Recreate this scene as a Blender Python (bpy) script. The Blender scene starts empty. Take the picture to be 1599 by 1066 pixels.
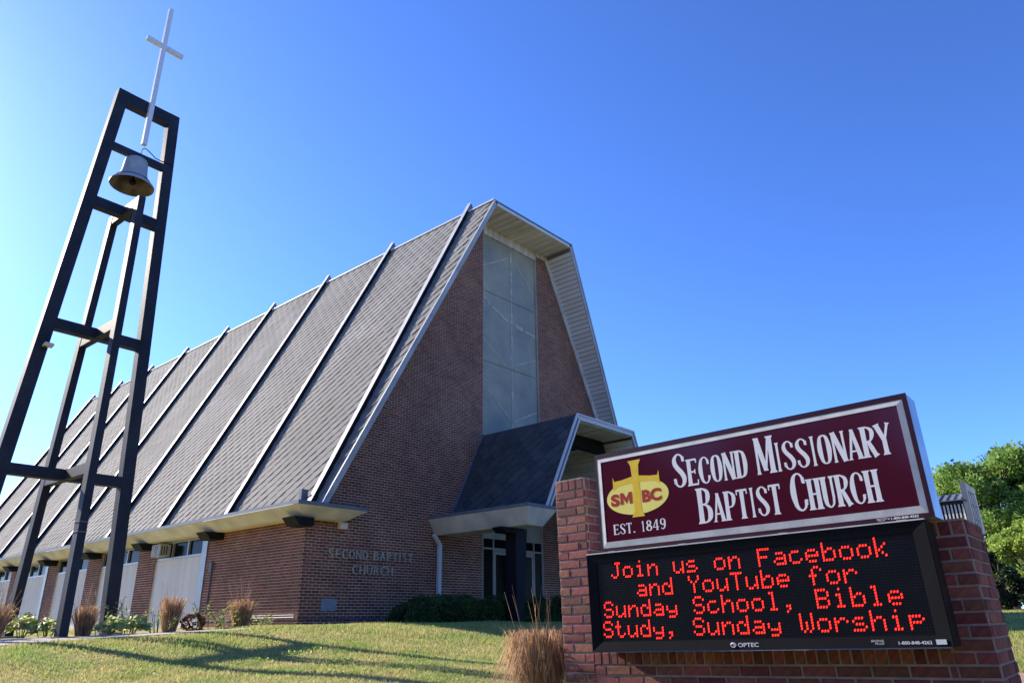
import bpy, bmesh, math, random
import numpy as np
from mathutils import Vector, Matrix
random.seed(7); rng=np.random.default_rng(11)
R_=math.radians
sc=bpy.context.scene
# ------------------------------------------------------------------ camera (eye at the origin, z=0 is eye height)
yaw,pit,rol,FPX=.8512,.3662,-.0130,1133.9
fw=Vector((math.sin(yaw)*math.cos(pit),math.cos(yaw)*math.cos(pit),math.sin(pit)))
r0=Vector((math.cos(yaw),-math.sin(yaw),0)); u0=r0.cross(fw)
r1=r0*math.cos(rol)+u0*math.sin(rol); u1=-r0*math.sin(rol)+u0*math.cos(rol)
cd=bpy.data.cameras.new('camera'); cam=bpy.data.objects.new('camera',cd); sc.collection.objects.link(cam)
cam.matrix_world=Matrix((( r1.x,u1.x,-fw.x,0),(r1.y,u1.y,-fw.y,0),(r1.z,u1.z,-fw.z,0),(0,0,0,1)))
cd.sensor_width=36; cd.sensor_fit='HORIZONTAL'; cd.lens=36*FPX/1599; cd.clip_start=.05; cd.clip_end=2000
sc.camera=cam
# ------------------------------------------------------------------ sky, sun, exposure
SUN_AZ,SUN_EL=R_(-8.2),R_(27)          # azimuth measured from +Y towards +X
w=bpy.data.worlds.new('World'); sc.world=w; w.use_nodes=True
nt=w.node_tree; bg=nt.nodes['Background']
sky=nt.nodes.new('ShaderNodeTexSky'); sky.sky_type='NISHITA'; sky.sun_disc=False
sky.sun_elevation=SUN_EL; sky.sun_rotation=SUN_AZ; sky.altitude=200; sky.air_density=.8; sky.dust_density=.32; sky.ozone_density=7.5
gam=nt.nodes.new('ShaderNodeGamma'); gam.inputs[1].default_value=1.13
tint=nt.nodes.new('ShaderNodeMix'); tint.data_type='RGBA'; tint.blend_type='MULTIPLY'; tint.inputs[0].default_value=1; tint.inputs[7].default_value=(.80,.845,1.03,1)
nt.links.new(sky.outputs[0],gam.inputs[0]); nt.links.new(gam.outputs[0],tint.inputs[6]); nt.links.new(tint.outputs[2],bg.inputs[0]); bg.inputs[1].default_value=.136
sl=bpy.data.lights.new('sun','SUN'); sl.energy=5.0; sl.angle=R_(.5); sl.color=(1,.91,.78)
so=bpy.data.objects.new('sun',sl); sc.collection.objects.link(so)
sd=Vector((math.sin(SUN_AZ)*math.cos(SUN_EL),math.cos(SUN_AZ)*math.cos(SUN_EL),math.sin(SUN_EL)))
so.rotation_euler=sd.to_track_quat('Z','Y').to_euler(); so.location=sd*60
vs=sc.view_settings; vs.view_transform='Standard'; vs.look='None'; vs.exposure=1.08; vs.gamma=1; vs.use_curve_mapping=False
sc.render.engine='CYCLES'
# ------------------------------------------------------------------ helpers
COL=sc.collection
def tag(o,label=None,cat=None,group=None,kind=None):
    if label: o['label']=label
    if cat: o['category']=cat
    if group: o['group']=group
    if kind: o['kind']=kind
    return o
class Thing:
    """an Empty at the thing's base; parts are given in world coordinates unless the thing has a frame of its own"""
    def __init__(s,name,label,cat,base=(0,0,0),group=None,M=None):
        s.e=bpy.data.objects.new(name,None); s.e.empty_display_size=.2; COL.objects.link(s.e)
        s.local=M is not None
        s.base=Vector(base)
        s.e.matrix_world=M if M is not None else Matrix.Translation(s.base)
        tag(s.e,label,cat,group)
def parent_of(p): return p.e if isinstance(p,Thing) else p
def base_of(p):
    if isinstance(p,Thing): return Vector((0,0,0)) if p.local else p.base
    return Vector(p.get('_b',(0,0,0))) if p is not None else Vector((0,0,0))
def mesh(name,V,F,smooth=False):
    me=bpy.data.meshes.new(name); me.from_pydata([tuple(v) for v in V],[],[tuple(f) for f in F]); me.update()
    if smooth:
        me.polygons.foreach_set('use_smooth',[True]*len(me.polygons))
    return me
BASES={}
def put(name,V,F,mat,parent=None,smooth=False,label=None,cat=None,group=None,kind=None,loc=None):
    b=Vector((0,0,0))
    if isinstance(parent,Thing): b=Vector((0,0,0)) if parent.local else parent.base
    elif parent is not None: b=Vector(BASES.get(parent.name,(0,0,0)))
    if b.length>0: V=[(v[0]-b.x,v[1]-b.y,v[2]-b.z) for v in V]
    me=mesh(name,V,F,smooth); me.materials.append(mat)
    o=bpy.data.objects.new(name,me); COL.objects.link(o)
    if parent is not None: o.parent=parent_of(parent); BASES[o.name]=tuple(b)
    tag(o,label,cat,group,kind); return o
class MB:
    def __init__(s): s.V=[]; s.F=[]
    def add(s,V,F):
        n=len(s.V); s.V+= [tuple(v) for v in V]; s.F+=[tuple(i+n for i in f) for f in F]; return s
    def box(s,x0,x1,y0,y1,z0,z1):
        return s.add([(x0,y0,z0),(x1,y0,z0),(x1,y1,z0),(x0,y1,z0),(x0,y0,z1),(x1,y0,z1),(x1,y1,z1),(x0,y1,z1)],
            [(0,3,2,1),(4,5,6,7),(0,1,5,4),(1,2,6,5),(2,3,7,6),(3,0,4,7)])
    def hexa(s,P):   # 8 points: bottom 4 (ccw), top 4
        return s.add(P,[(0,3,2,1),(4,5,6,7),(0,1,5,4),(1,2,6,5),(2,3,7,6),(3,0,4,7)])
    def prism(s,poly,off):   # poly: list of 3D points, off: vector
        n=len(poly); o=Vector(off)
        return s.add(list(poly)+[tuple(Vector(p)+o) for p in poly],
            [tuple(range(n))[::-1],tuple(range(n,2*n))]+[(i,(i+1)%n,(i+1)%n+n,i+n) for i in range(n)])
    def bar(s,a,b,w,h,up=(0,0,1)):   # w across, h along up
        a=Vector(a);b=Vector(b);d=(b-a).normalized();u=Vector(up); sx=d.cross(u).normalized(); u=sx.cross(d)
        sx*=w/2; u=u*h/2
        return s.hexa([a-sx-u,a+sx-u,b+sx-u,b-sx-u,a-sx+u,a+sx+u,b+sx+u,b-sx+u])
    def tube(s,pts,rad,n=6,cap=True):
        pts=[Vector(p) for p in pts]; m=len(pts); rad=rad if hasattr(rad,'__len__') else [rad]*m
        base=len(s.V); ref=Vector((0,0,1))
        for i,p in enumerate(pts):
            d=(pts[min(i+1,m-1)]-pts[max(i-1,0)]).normalized()
            a=d.cross(ref if abs(d.z)<.95 else Vector((1,0,0))).normalized(); b=a.cross(d)
            for k in range(n):
                t=2*math.pi*k/n; s.V.append(tuple(p+(a*math.cos(t)+b*math.sin(t))*rad[i]))
        for i in range(m-1):
            for k in range(n):
                s.F.append((base+i*n+k,base+i*n+(k+1)%n,base+(i+1)*n+(k+1)%n,base+(i+1)*n+k))
        if cap:
            s.F.append(tuple(base+k for k in range(n))[::-1]); s.F.append(tuple(base+(m-1)*n+k for k in range(n)))
        return s
    def lathe(s,prof,c,n=32):
        base=len(s.V); c=Vector(c)
        for r,z in prof:
            for k in range(n):
                t=2*math.pi*k/n; s.V.append((c.x+r*math.cos(t),c.y+r*math.sin(t),c.z+z))
        for i in range(len(prof)-1):
            for k in range(n): s.F.append((base+i*n+k,base+i*n+(k+1)%n,base+(i+1)*n+(k+1)%n,base+(i+1)*n+k))
        return s
    def put(s,name,mat,parent=None,**k): return put(name,s.V,s.F,mat,parent,**k)
# ------------------------------------------------------------------ materials
def M_(name,col,rough=.8,var=.0,scale=5,bump=0,bscale=40,spec=.3,metal=0,col2=None,island=0,detail=6,streak=None,coord='Object',coat=0,macro=0,mscale=.7):
    m=bpy.data.materials.new(name); m.use_nodes=True; t=m.node_tree; n=t.nodes; l=t.links
    p=n['Principled BSDF']; p.inputs['Roughness'].default_value=rough; p.inputs['Metallic'].default_value=metal
    p.inputs['Specular IOR Level'].default_value=spec
    if coat: p.inputs['Coat Weight'].default_value=coat; p.inputs['Coat Roughness'].default_value=.08
    tc=n.new('ShaderNodeTexCoord'); out=None
    mp=n.new('ShaderNodeMapping'); l.new(tc.outputs[coord],mp.inputs[0])
    if streak: mp.inputs['Scale'].default_value=streak
    c2=col2 or tuple(max(0,c*(1-var)) for c in col)
    nz=n.new('ShaderNodeTexNoise'); nz.inputs['Scale'].default_value=scale; nz.inputs['Detail'].default_value=detail
    l.new(mp.outputs[0],nz.inputs['Vector'])
    rp=n.new('ShaderNodeValToRGB'); rp.color_ramp.elements[0].position=.35; rp.color_ramp.elements[1].position=.65
    rp.color_ramp.elements[0].color=(*c2,1); rp.color_ramp.elements[1].color=(*col,1)
    l.new(nz.outputs['Fac'],rp.inputs[0]); out=rp.outputs[0]
    if island:
        g=n.new('ShaderNodeNewGeometry'); oi=n.new('ShaderNodeObjectInfo')
        a=n.new('ShaderNodeMath'); a.operation='ADD'; l.new(g.outputs['Random Per Island'],a.inputs[0]); l.new(oi.outputs['Random'],a.inputs[1])
        f=n.new('ShaderNodeMath'); f.operation='FRACT'; l.new(a.outputs[0],f.inputs[0])
        hs=n.new('ShaderNodeHueSaturation'); mr=n.new('ShaderNodeMapRange'); mr.inputs['To Min'].default_value=1-island; mr.inputs['To Max'].default_value=1+island
        l.new(f.outputs[0],mr.inputs['Value']); l.new(mr.outputs[0],hs.inputs['Value'])
        f2=n.new('ShaderNodeMath'); f2.operation='MULTIPLY'; f2.inputs[1].default_value=7.31; l.new(f.outputs[0],f2.inputs[0])
        f3=n.new('ShaderNodeMath'); f3.operation='FRACT'; l.new(f2.outputs[0],f3.inputs[0])
        m2=n.new('ShaderNodeMapRange'); m2.inputs['To Min'].default_value=.5-island*.05; m2.inputs['To Max'].default_value=.5+island*.05; l.new(f3.outputs[0],m2.inputs['Value']); l.new(m2.outputs[0],hs.inputs['Hue'])
        l.new(out,hs.inputs['Color']); out=hs.outputs[0]
    if macro:
        g2=n.new('ShaderNodeNewGeometry'); nm=n.new('ShaderNodeTexNoise'); nm.inputs['Scale'].default_value=mscale; nm.inputs['Detail'].default_value=7; nm.inputs['Roughness'].default_value=.62; l.new(g2.outputs['Position'],nm.inputs['Vector'])
        mr2=n.new('ShaderNodeMapRange'); mr2.inputs['From Min'].default_value=.3; mr2.inputs['From Max'].default_value=.7; mr2.inputs['To Min'].default_value=1-macro; mr2.inputs['To Max'].default_value=1+macro; l.new(nm.outputs['Fac'],mr2.inputs['Value'])
        h2=n.new('ShaderNodeHueSaturation'); l.new(mr2.outputs[0],h2.inputs['Value']); l.new(out,h2.inputs['Color']); out=h2.outputs[0]
    l.new(out,p.inputs['Base Color'])
    if bump:
        b=n.new('ShaderNodeBump'); b.inputs['Strength'].default_value=bump; b.inputs['Distance'].default_value=.01
        nb=n.new('ShaderNodeTexNoise'); nb.inputs['Scale'].default_value=bscale; nb.inputs['Detail'].default_value=5; l.new(tc.outputs[coord],nb.inputs['Vector'])
        l.new(nb.outputs['Fac'],b.inputs['Height']); l.new(b.outputs[0],p.inputs['Normal'])
    return m
def emis(name,col,s,base=(0,0,0)):
    m=bpy.data.materials.new(name); m.use_nodes=True; p=m.node_tree.nodes['Principled BSDF']
    p.inputs['Base Color'].default_value=(*base,1); p.inputs['Emission Color'].default_value=(*col,1); p.inputs['Emission Strength'].default_value=s
    return m
def leafmat(name,c1,c2,scale=1.2,trans=.35,rough=.55):
    m=M_(name,c1,rough,col2=c2,scale=scale,spec=.25,island=.35)
    t=m.node_tree; p=t.nodes['Principled BSDF']; o=t.nodes['Material Output']
    tr=t.nodes.new('ShaderNodeBsdfTranslucent'); mx=t.nodes.new('ShaderNodeMixShader'); mx.inputs[0].default_value=trans
    src=p.inputs['Base Color'].links[0].from_socket; t.links.new(src,tr.inputs[0])
    t.links.new(p.outputs[0],mx.inputs[1]); t.links.new(tr.outputs[0],mx.inputs[2]); t.links.new(mx.outputs[0],o.inputs[0])
    return m
m_brick=M_('church_brick',(.26,.086,.048),.85,scale=9,col2=(.165,.060,.036),macro=.28,island=.28,bump=.5,bscale=60)
m_mortar=M_('church_mortar',(.78,.60,.44),.95,macro=.25,var=.25,scale=3,bump=.6,bscale=90)
m_sbrick=M_('sign_brick',(.27,.085,.062),.8,scale=26,macro=.15,mscale=2,col2=(.17,.052,.044),island=.38,bump=.8,bscale=120)
m_smortar=M_('sign_mortar',(.42,.33,.29),.95,var=.3,scale=14,bump=.8,bscale=150)
m_shingle=M_('roof_shingle',(.215,.202,.182),.9,macro=.2,mscale=.5,var=.14,scale=1.1,island=.05,bump=.4,bscale=160)
m_pshingle=M_('shaded_porch_shingle',(.085,.088,.092),.9,var=.2,scale=2.2,island=.2,bump=.4,bscale=160)  # darker than the main roof: the church's shadow is put into the colour
m_white=M_('white_trim',(.74,.73,.71),.5,var=.10,scale=3)
m_capw=M_('rib_cap_metal',(.50,.50,.49),.6,var=.2,scale=2,macro=.12)
m_fasc=M_('eave_concrete',(.84,.78,.67),.85,macro=.12,mscale=1.5,var=.25,scale=1.6,bump=.3,bscale=30)
m_soff=M_('eave_soffit_paint',(.88,.76,.54),.8,var=.15,scale=1.5)
m_cap=M_('eave_metal_edge',(.17,.19,.22),.55,var=.2,scale=4,spec=.3)
m_board=M_('soffit_board_paint',(.84,.79,.72),.75,col2=(.54,.50,.44),scale=1.3,streak=(3.5,.45,1),island=.06)
m_boardw=M_('soffit_board_white',(.88,.83,.77),.7,col2=(.76,.72,.67),scale=1.6,streak=(1,.5,3.5),island=.03)
m_dark=M_('dark_painted_steel',(.010,.011,.015),.6,var=.3,scale=3,spec=.2)
m_tower=M_('tower_dark_paint',(.032,.034,.044),.62,macro=.25,mscale=1.5,col2=(.021,.024,.036),scale=2.5,spec=.22,bump=.15,bscale=25)
m_ribside=M_('rib_side_paint',(.008,.009,.012),.7,var=.2)
m_panel=M_('wall_panel_paint',(.92,.83,.71),.8,var=.10,scale=3.0,streak=(1,1.6,.12),macro=.05)
m_frame=M_('aluminium_frame',(.34,.34,.33),.4,var=.15,scale=6,metal=.3,spec=.5)
m_glass=M_('dark_interior_pane',(.008,.010,.008),.15,var=.2,scale=1,spec=.04)  # opaque panes, the unlit interior put into their near-black colour
m_glaz=M_('weathered_glazing',(.43,.385,.27),.35,macro=.18,mscale=.8,col2=(.31,.30,.235),scale=.7,spec=.18)
m_lead=M_('glazing_pale_streak',(.60,.56,.42),.6,col2=(.40,.375,.29),scale=7)
m_grey=M_('grey_pvc',(.17,.175,.18),.6,var=.2)
m_ac=M_('ac_casing',(.50,.47,.40),.6,var=.15)
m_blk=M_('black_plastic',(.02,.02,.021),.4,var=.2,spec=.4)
m_bell=M_('bell_paint',(.42,.42,.41),.42,var=.15,scale=7,spec=.5)
m_belli=M_('bell_inside',(.25,.185,.125),.6,col2=(.10,.08,.065),scale=5)
m_cross=M_('cross_white_metal',(.78,.77,.76),.35,var=.06,spec=.5)
m_mar=M_('maroon_cabinet',(.040,.008,.018),.4,var=.1,spec=.3,scale=3)
m_face=M_('maroon_sign_face',(.080,.008,.022),.12,var=.06,scale=2,spec=.38)
m_sfr=M_('sign_retainer_metal',(.70,.68,.64),.5,var=.22,scale=9,metal=.0,spec=.3)
m_slet=M_('sign_letter_white',(.86,.84,.83),.4,var=.03,spec=.1)
m_yel=M_('emblem_yellow',(.98,.84,.20),.35,var=.05)
m_yel2=M_('emblem_gold',(.92,.60,.04),.35,var=.08,scale=20)
m_red=M_('emblem_red',(.46,.03,.015),.4,var=.05)
m_cabs=M_('cabinet_side_metal',(.45,.50,.58),.3,col2=(.30,.34,.40),scale=5,metal=.5,spec=.5)
m_lfr=M_('display_frame',(.012,.012,.014),.7,var=.2,spec=.06)
m_lpan=M_('display_louvre',(.008,.008,.010),.6,var=.2)
m_ldot=M_('display_led_off',(.022,.018,.022),.4,var=.4)
m_led=emis('lit_red_led',(1,.013,.006),2.2,(.3,.01,.01))
m_wlet=M_('wall_letter_metal',(.66,.62,.50),.45,var=.35,scale=15,spec=.4)
m_plaq=M_('cornerstone',(.33,.34,.35),.8,var=.2,scale=8)
m_grd=M_('soil_and_lawn',(.34,.29,.12),1,col2=(.24,.23,.085),scale=1.7,spec=.1,bump=.5,bscale=14)
m_grass=leafmat('grass_blade',(.50,.43,.17),(.27,.35,.09),scale=1.6,trans=.45)
m_conc=M_('concrete_walk',(.46,.40,.33),.95,var=.25,scale=3,bump=.3,bscale=50)
m_pave=M_('path_paver',(.40,.27,.20),.9,var=.3,scale=5,island=.15,bump=.4,bscale=60)
m_hosta=leafmat('hosta_leaf',(.62,.64,.27),(.33,.42,.12),scale=14,trans=.45)
m_weed=leafmat('weed_leaf',(.58,.62,.22),(.34,.42,.12),scale=6,trans=.4)
m_stem=M_('green_stem',(.14,.16,.06),.8,var=.3)
m_dry=leafmat('dry_grass',(.68,.45,.25),(.36,.22,.12),scale=9,trans=.3,rough=.7)
m_dryp=leafmat('dry_grass_tip',(.75,.60,.42),(.50,.36,.22),scale=9,trans=.3,rough=.7)
m_redf=leafmat('red_foliage',(.17,.045,.035),(.10,.10,.035),scale=12)
m_hedge=leafmat('yew_foliage',(.075,.13,.03),(.035,.07,.018),scale=3,trans=.15)
m_tree=leafmat('tree_leaf',(.25,.37,.08),(.115,.21,.04),scale=.5,trans=.5)
m_bush=leafmat('bush_leaf',(.38,.48,.09),(.22,.32,.06),scale=.8,trans=.4)
m_conif=leafmat('conifer_leaf',(.020,.045,.016),(.012,.026,.010),scale=1,trans=.1)
m_far=leafmat('far_foliage',(.11,.17,.045),(.06,.10,.025),scale=.3,trans=.35)
m_bark=M_('bark',(.10,.075,.055),.95,var=.4,scale=6,bump=.8,bscale=12)
m_awn=M_('metal_roof_sheet',(.20,.205,.22),.4,var=.15,metal=.3)
m_asph=M_('asphalt',(.05,.05,.052),.95,var=.2,scale=6,bump=.5,bscale=80)
# ------------------------------------------------------------------ ground
def tab(t,x):
    if x<=t[0][0]: return t[0][1]
    for (a,b),(c,d) in zip(t,t[1:]):
        if x<=c: return b+(d-b)*(x-a)/(c-a)
    return t[-1][1]
TY=[(-12,-1.75),(-3,-1.6),(0,-1.45),(1,-1.2),(2,-1.0),(3,-.84),(4,-.65),(5,-.54),(6,-.485),(7,-.46),(8,-.425),(9,-.36),(10,-.26),(11,-.19),(12,-.16),(16,-.15)]
TX=[(5.5,-1.0),(7,-.8),(9,-.52),(11,-.37),(13.6,-.25),(23.7,0.0),(60,.4),(120,.8)]
def sm(a,b,x):
    t=min(1,max(0,(x-a)/(b-a))); return t*t*(3-2*t)
def gz(x,y):
    zf=tab(TY,y)+.045*max(-2.5,min(2.5,x-5.2))*sm(4,8,y)*(1-.3*sm(11,14,y)); zr=tab(TX,x)
    w_=sm(6,10,x)*(1-sm(5,10,y)); return zf*(1-w_)+zr*w_
def axis(lo,hi,c0,c1,fine,grow):
    a=list(np.arange(c0,c1+1e-6,fine)); x=c1; s=fine
    while x<hi: s*=grow; x+=s; a.append(x)
    x=c0; s=fine
    while x>lo: s*=grow; x-=s; a.insert(0,x)
    return a
gx=axis(-500,900,-2,26,.25,1.25); gy=axis(-500,900,-3,18,.25,1.25)
V=[(x,y,gz(x,y)+.005*math.sin(x*1.3+y*.7)*math.sin(y*1.1-x*.4)) for y in gy for x in gx]
nx=len(gx); F=[(j*nx+i,j*nx+i+1,(j+1)*nx+i+1,(j+1)*nx+i) for j in range(len(gy)-1) for i in range(nx-1)]
put('ground',V,F,m_grd,None,smooth=True,kind='structure')
def wob(x,y): return gz(x,y)+.005*math.sin(x*1.3+y*.7)*math.sin(y*1.1-x*.4)
def ribbon(name,A,B,mat,h,sub=3,th=.1):
    """sheet between two polylines A and B following the ground, with sides"""
    def res(P):
        o=[]
        for (a,b) in zip(P,P[1:]):
            for k in range(sub): t=k/sub; o.append((a[0]+(b[0]-a[0])*t,a[1]+(b[1]-a[1])*t))
        o.append(P[-1]); return o
    A=res(A);B=res(B); n=len(A); K=8; V=[];F=[]
    for a,b in zip(A,B):
        for k in range(K+1):
            t=k/K; x=a[0]+(b[0]-a[0])*t; y=a[1]+(b[1]-a[1])*t; V.append((x,y,wob(x,y)+h))
    for i in range(n-1):
        for k in range(K): q=i*(K+1)+k; F.append((q,q+1,q+K+2,q+K+1))
    m=len(V); V+=[(x,y,z-th) for x,y,z in V]
    for i in range(n-1):
        a=i*(K+1); b=a+K+1; F.append((a,b,b+m,a+m)); a+=K; b+=K; F.append((b,a,a+m,b+m))
    return put(name,V,F,mat,None,kind='structure')
ribbon('path',[(1.5,11.4),(3.28,11.85),(3.92,12.0),(5.09,12.02),(5.86,11.88),(6.7,11.62)],[(1.5,13.4),(3.2,13.6),(4.1,13.7),(5.0,13.35),(6.0,12.75),(6.95,12.05)],m_conc,.02)
ribbon('path',[(-4,12.2),(1.5,11.4)],[(-4,14.2),(1.5,13.4)],m_conc,.024)
ribbon('road',[(-60,-20),(-14,-9),(20,-11),(60,-22)],[(-60,-34),(-20,-20),(16,-24),(60,-36)],m_asph,.03)
ribbon('bounce_pavement',[(-60,-14),(-14,-2.6),(20,-4.5),(60,-15)],[(-60,-19.8),(-14,-8.8),(20,-10.8),(60,-21.8)],m_conc,.05)  # unseen concrete strip behind the camera, added to bounce sunlight into shaded faces
# brick paver path behind the sign (pavers built one by one)
PA=[(5.02,4.42),(5.6,4.72),(6.3,4.5),(7.2,3.8),(8.2,2.7),(9.25,1.4),(9.9,-.3)]
PB=[(5.0,4.1),(5.62,3.85),(5.9,3.6),(6.5,3.0),(7.4,2.0),(8.3,.8),(8.9,-.8)]
pth=ribbon('path',PA,PB,m_smortar,.012)
V=[];F=[]; npv=0
def lp(P,t):
    k=min(len(P)-2,int(t)); f=t-k; return Vector((P[k][0]+(P[k+1][0]-P[k][0])*f,P[k][1]+(P[k+1][1]-P[k][1])*f))
pm=MB(); t=0
pav=[]
while t<5.98:
    L=(lp(PA,t+.01)-lp(PA,t)).length/.01; dt=.2/L
    a0,b0,a1,b1=lp(PA,t),lp(PB,t),lp(PA,min(6,t+dt*.95)),lp(PB,min(6,t+dt*.95)); nb=11
    for k in range(nb):
        u_,v_=(k+.04)/nb,(k+.96)/nb
        q=[a0.lerp(b0,u_),a0.lerp(b0,v_),a1.lerp(b1,v_),a1.lerp(b1,u_)]
        h=.022+random.uniform(-.002,.003)
        P=[(p.x,p.y,wob(p.x,p.y)-.01) for p in q]+[(p.x,p.y,wob(p.x,p.y)+h) for p in q]
        pav.append(P)
    t+=dt
for P in pav: pm.hexa(P)
o=pm.put('pavers',m_pave,pth,kind='stuff')

# ------------------------------------------------------------------ CHURCH
XL,XR,YF,YB=9.712,24.288,14.914,47.3; XC=17.0
WL,WR=15.63,18.37            # glazed strip
ZB=-.35; RZ=12.7; RX=14.95
church=Thing('church','tall brick A-frame church with grey shingled roof and a shingled entrance porch coloured dark for shade','church',(XC,YF,ZB))
def roofx(z): return RX-(RZ-z)*.5
def rakey(z): return 13.78+(RZ-z)*.085
COURSE=.0677; BL=.203; JT=.0130
PROTO={}
def brick_box(u0b,u1b,u0t,u1t,v0,v1,d,O,U,Vv,N,depth=.02):
    O=Vector(O);U=Vector(U);Vv=Vector(Vv);N=Vector(N)
    f=[O+U*u0b+Vv*v0+N*d,O+U*u1b+Vv*v0+N*d,O+U*u1t+Vv*v1+N*d,O+U*u0t+Vv*v1+N*d]
    b=[p-N*depth for p in f]
    return b+f,[(4,5,6,7),(0,1,5,4),(1,2,6,5),(2,3,7,6),(3,0,4,7)]
pieces=[]   # (dist, V, F)
def lay(O,U,N,u0f,u1f,v0,v1,phase=0,depth=.02,proud=.004,store=pieces,BLn=BL):
    """lay running-bond bricks; u0f,u1f give the limits as functions of height"""
    O=Vector(O);U=Vector(U);N=Vector(N);Z=Vector((0,0,1)); k=0; v=v0
    while v<v1-.01:
        vt=min(v+COURSE,v1); a=v+JT/2; b=vt-JT/2
        if b-a>.015:
            lo=min(u0f(a),u0f(b)); hi=max(u1f(a),u1f(b))
            u=math.floor((lo-phase)/BLn)*BLn+phase+(BLn/2 if k%2 else 0)-BLn
            while u<hi:
                p0b=max(u+JT/2,u0f(a)); p1b=min(u+BLn-JT/2,u1f(a)); p0t=max(u+JT/2,u0f(b)); p1t=min(u+BLn-JT/2,u1f(b))
                if p1b-p0b>.012 and p1t-p0t>.012:
                    d=proud+random.uniform(-.0012,.0012)
                    Vs,Fs=brick_box(p0b,p1b,p0t,p1t,a,b,d,O,U,Z,N,depth)
                    c=sum((Vector(q) for q in Vs),Vector())/8
                    store.append((c.length,Vs,Fs))
                u+=BLn
        v+=COURSE; k+=1
zled=.083; zstart=zled-COURSE*7
SOF=.17
# front wall: mortar sheet + bricks
def fl(z): return max(XL,roofx(z)+SOF)-XL if z>2.6 else 0.
def profL(z): return XL if z<3.0 else max(XL,roofx(z)+SOF)
mb=MB()
prof=[(XL,ZB),(XL,2.3),(10.1,2.5),(roofx(3)+SOF,3.0),(roofx(12.53)+SOF,12.53),(WL,12.53),(WL,ZB)]
mb.prism([(x,YF,z) for x,z in prof],(0,.3,0))
mb.prism([(2*XC-x,YF,z) for x,z in prof[::-1]],(0,.3,0))
mb.put('front_wall',m_mortar,church)
f0=lambda v: max(0.,roofx(v)+SOF-XL) if v>2.3 else 0.
lay((XL,YF,0),(1,0,0),(0,-1,0),f0,lambda v:WL-XL-.01,zstart,12.53,phase=.0)
lay((XR,YF,0),(-1,0,0),(0,-1,0),lambda v: max(0.,roofx(v)+SOF-XL) if v>2.3 else 0.,lambda v:XR-WR-.01,zstart,12.53,phase=.0)
# side wall
pan=[(19.71+4*k,22.54+4*k) for k in range(7)]
solid=[(YF,19.43)]+[(22.54+4*k,23.71+4*k) for k in range(6)]+[(46.54,YB)]
for a,b in solid: MB().box(XL,XL+.3,a+(.302 if a==YF else 0),b,ZB,2.25).put('side_wall',m_mortar,church)
for a,b in solid:
    lay((XL,0,0),(0,1,0),(-1,0,0),lambda v,a=a:a,lambda v,b=b:b,zstart,2.25,phase=.1)
# back and right walls, plain
mb=MB(); mb.box(XL+.3,XR-.3,YB-.3,YB,ZB,2.3); mb.box(XR-.3,XR,YF+.302,YB,ZB,2.3)
mb.prism([(roofx(2.4)+SOF,YB-.3,2.301),(roofx(12.4)+SOF,YB-.3,12.4),(2*XC-roofx(12.4)-SOF,YB-.3,12.4),(2*XC-roofx(2.4)-SOF,YB-.3,2.301)],(0,.3,0))
mb.put('rear_wall',m_mortar,church)
pieces.sort(key=lambda t:t[0])
# drop bricks behind the plaque and light box is not needed: those sit proud
church_near=pieces[:300]; rest=pieces[300:]
bidx={}
def unit_key(Vs):
    c=Vector(Vs[0]); return tuple(round(x,3) for v in Vs for x in (Vector(v)-c))
for d,Vs,Fs in church_near:
    c=Vector(Vs[0]); 
    vv=[Vector(v)-c for v in Vs]
    key=tuple(round(x,2) for v in vv for x in v)
    if key not in bidx:
        me=mesh('brick',vv,Fs); me.materials.append(m_brick); bidx[key]=me
    o=bpy.data.objects.new('brick',bidx[key]); COL.objects.link(o); o.parent=church.e; o.location=c-church.base
def put_many(name,items,mat,parent,kind='stuff'):
    V=[];F=[]
    for it in items:
        Vs,Fs=it[-2],it[-1]; n=len(V); V+=[tuple(v) for v in Vs]; F+=[tuple(i+n for i in f) for f in Fs]
    return put(name,V,F,mat,parent,kind=kind)
put_many('brickwork',rest,m_brick,church)
# base ledge strip round the corner
MB().box(XL-.018,WL-.3,YF-.018,YF-.0005,zled-.018,zled+.012).box(XL-.018,XL-.0005,YF-.0005,19.4,zled-.018,zled+.012).put('base_ledge',m_grey,church)
# panels, pilasters, windows on the long side
for k,(a,b) in enumerate(pan):
    MB().box(XL+.05,XL+.14,a,b,ZB,1.735).put('wall_panel',m_panel,church)
    fr=MB(); fr.box(XL+.03,XL+.15,a,b,1.737,1.80).box(XL+.03,XL+.15,a,b,2.185,2.25)
    wk=3; L=b-a
    for j in range(wk+1):
        y=a+L*j/wk; fr.box(XL+.031,XL+.149,max(a,y-.028),min(b,y+.028),1.801,2.184)
    f=fr.put('window',m_frame,church)
    for j in range(wk):
        if k==0 and j==wk-1: continue
        y0=a+L*j/wk+.03; y1=a+L*(j+1)/wk-.03
        MB().box(XL+.09,XL+.10,y0,y1,1.802,2.183).put('pane',m_glass,f)
    mb=MB().box(XL+.3,XL+.32,a-.1,b+.1,ZB,2.2); mb.put('dark_backing',m_blk,church)  # black sheet standing in for the unlit room behind the window
MB().box(XL-.03,XL+.2,19.432,19.708,ZB,2.25).put('pilaster',m_frame,church)
MB().box(XL-.03,XL+.05,31.45,31.708,ZB,2.25).put('pilaster',m_frame,church)
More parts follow.
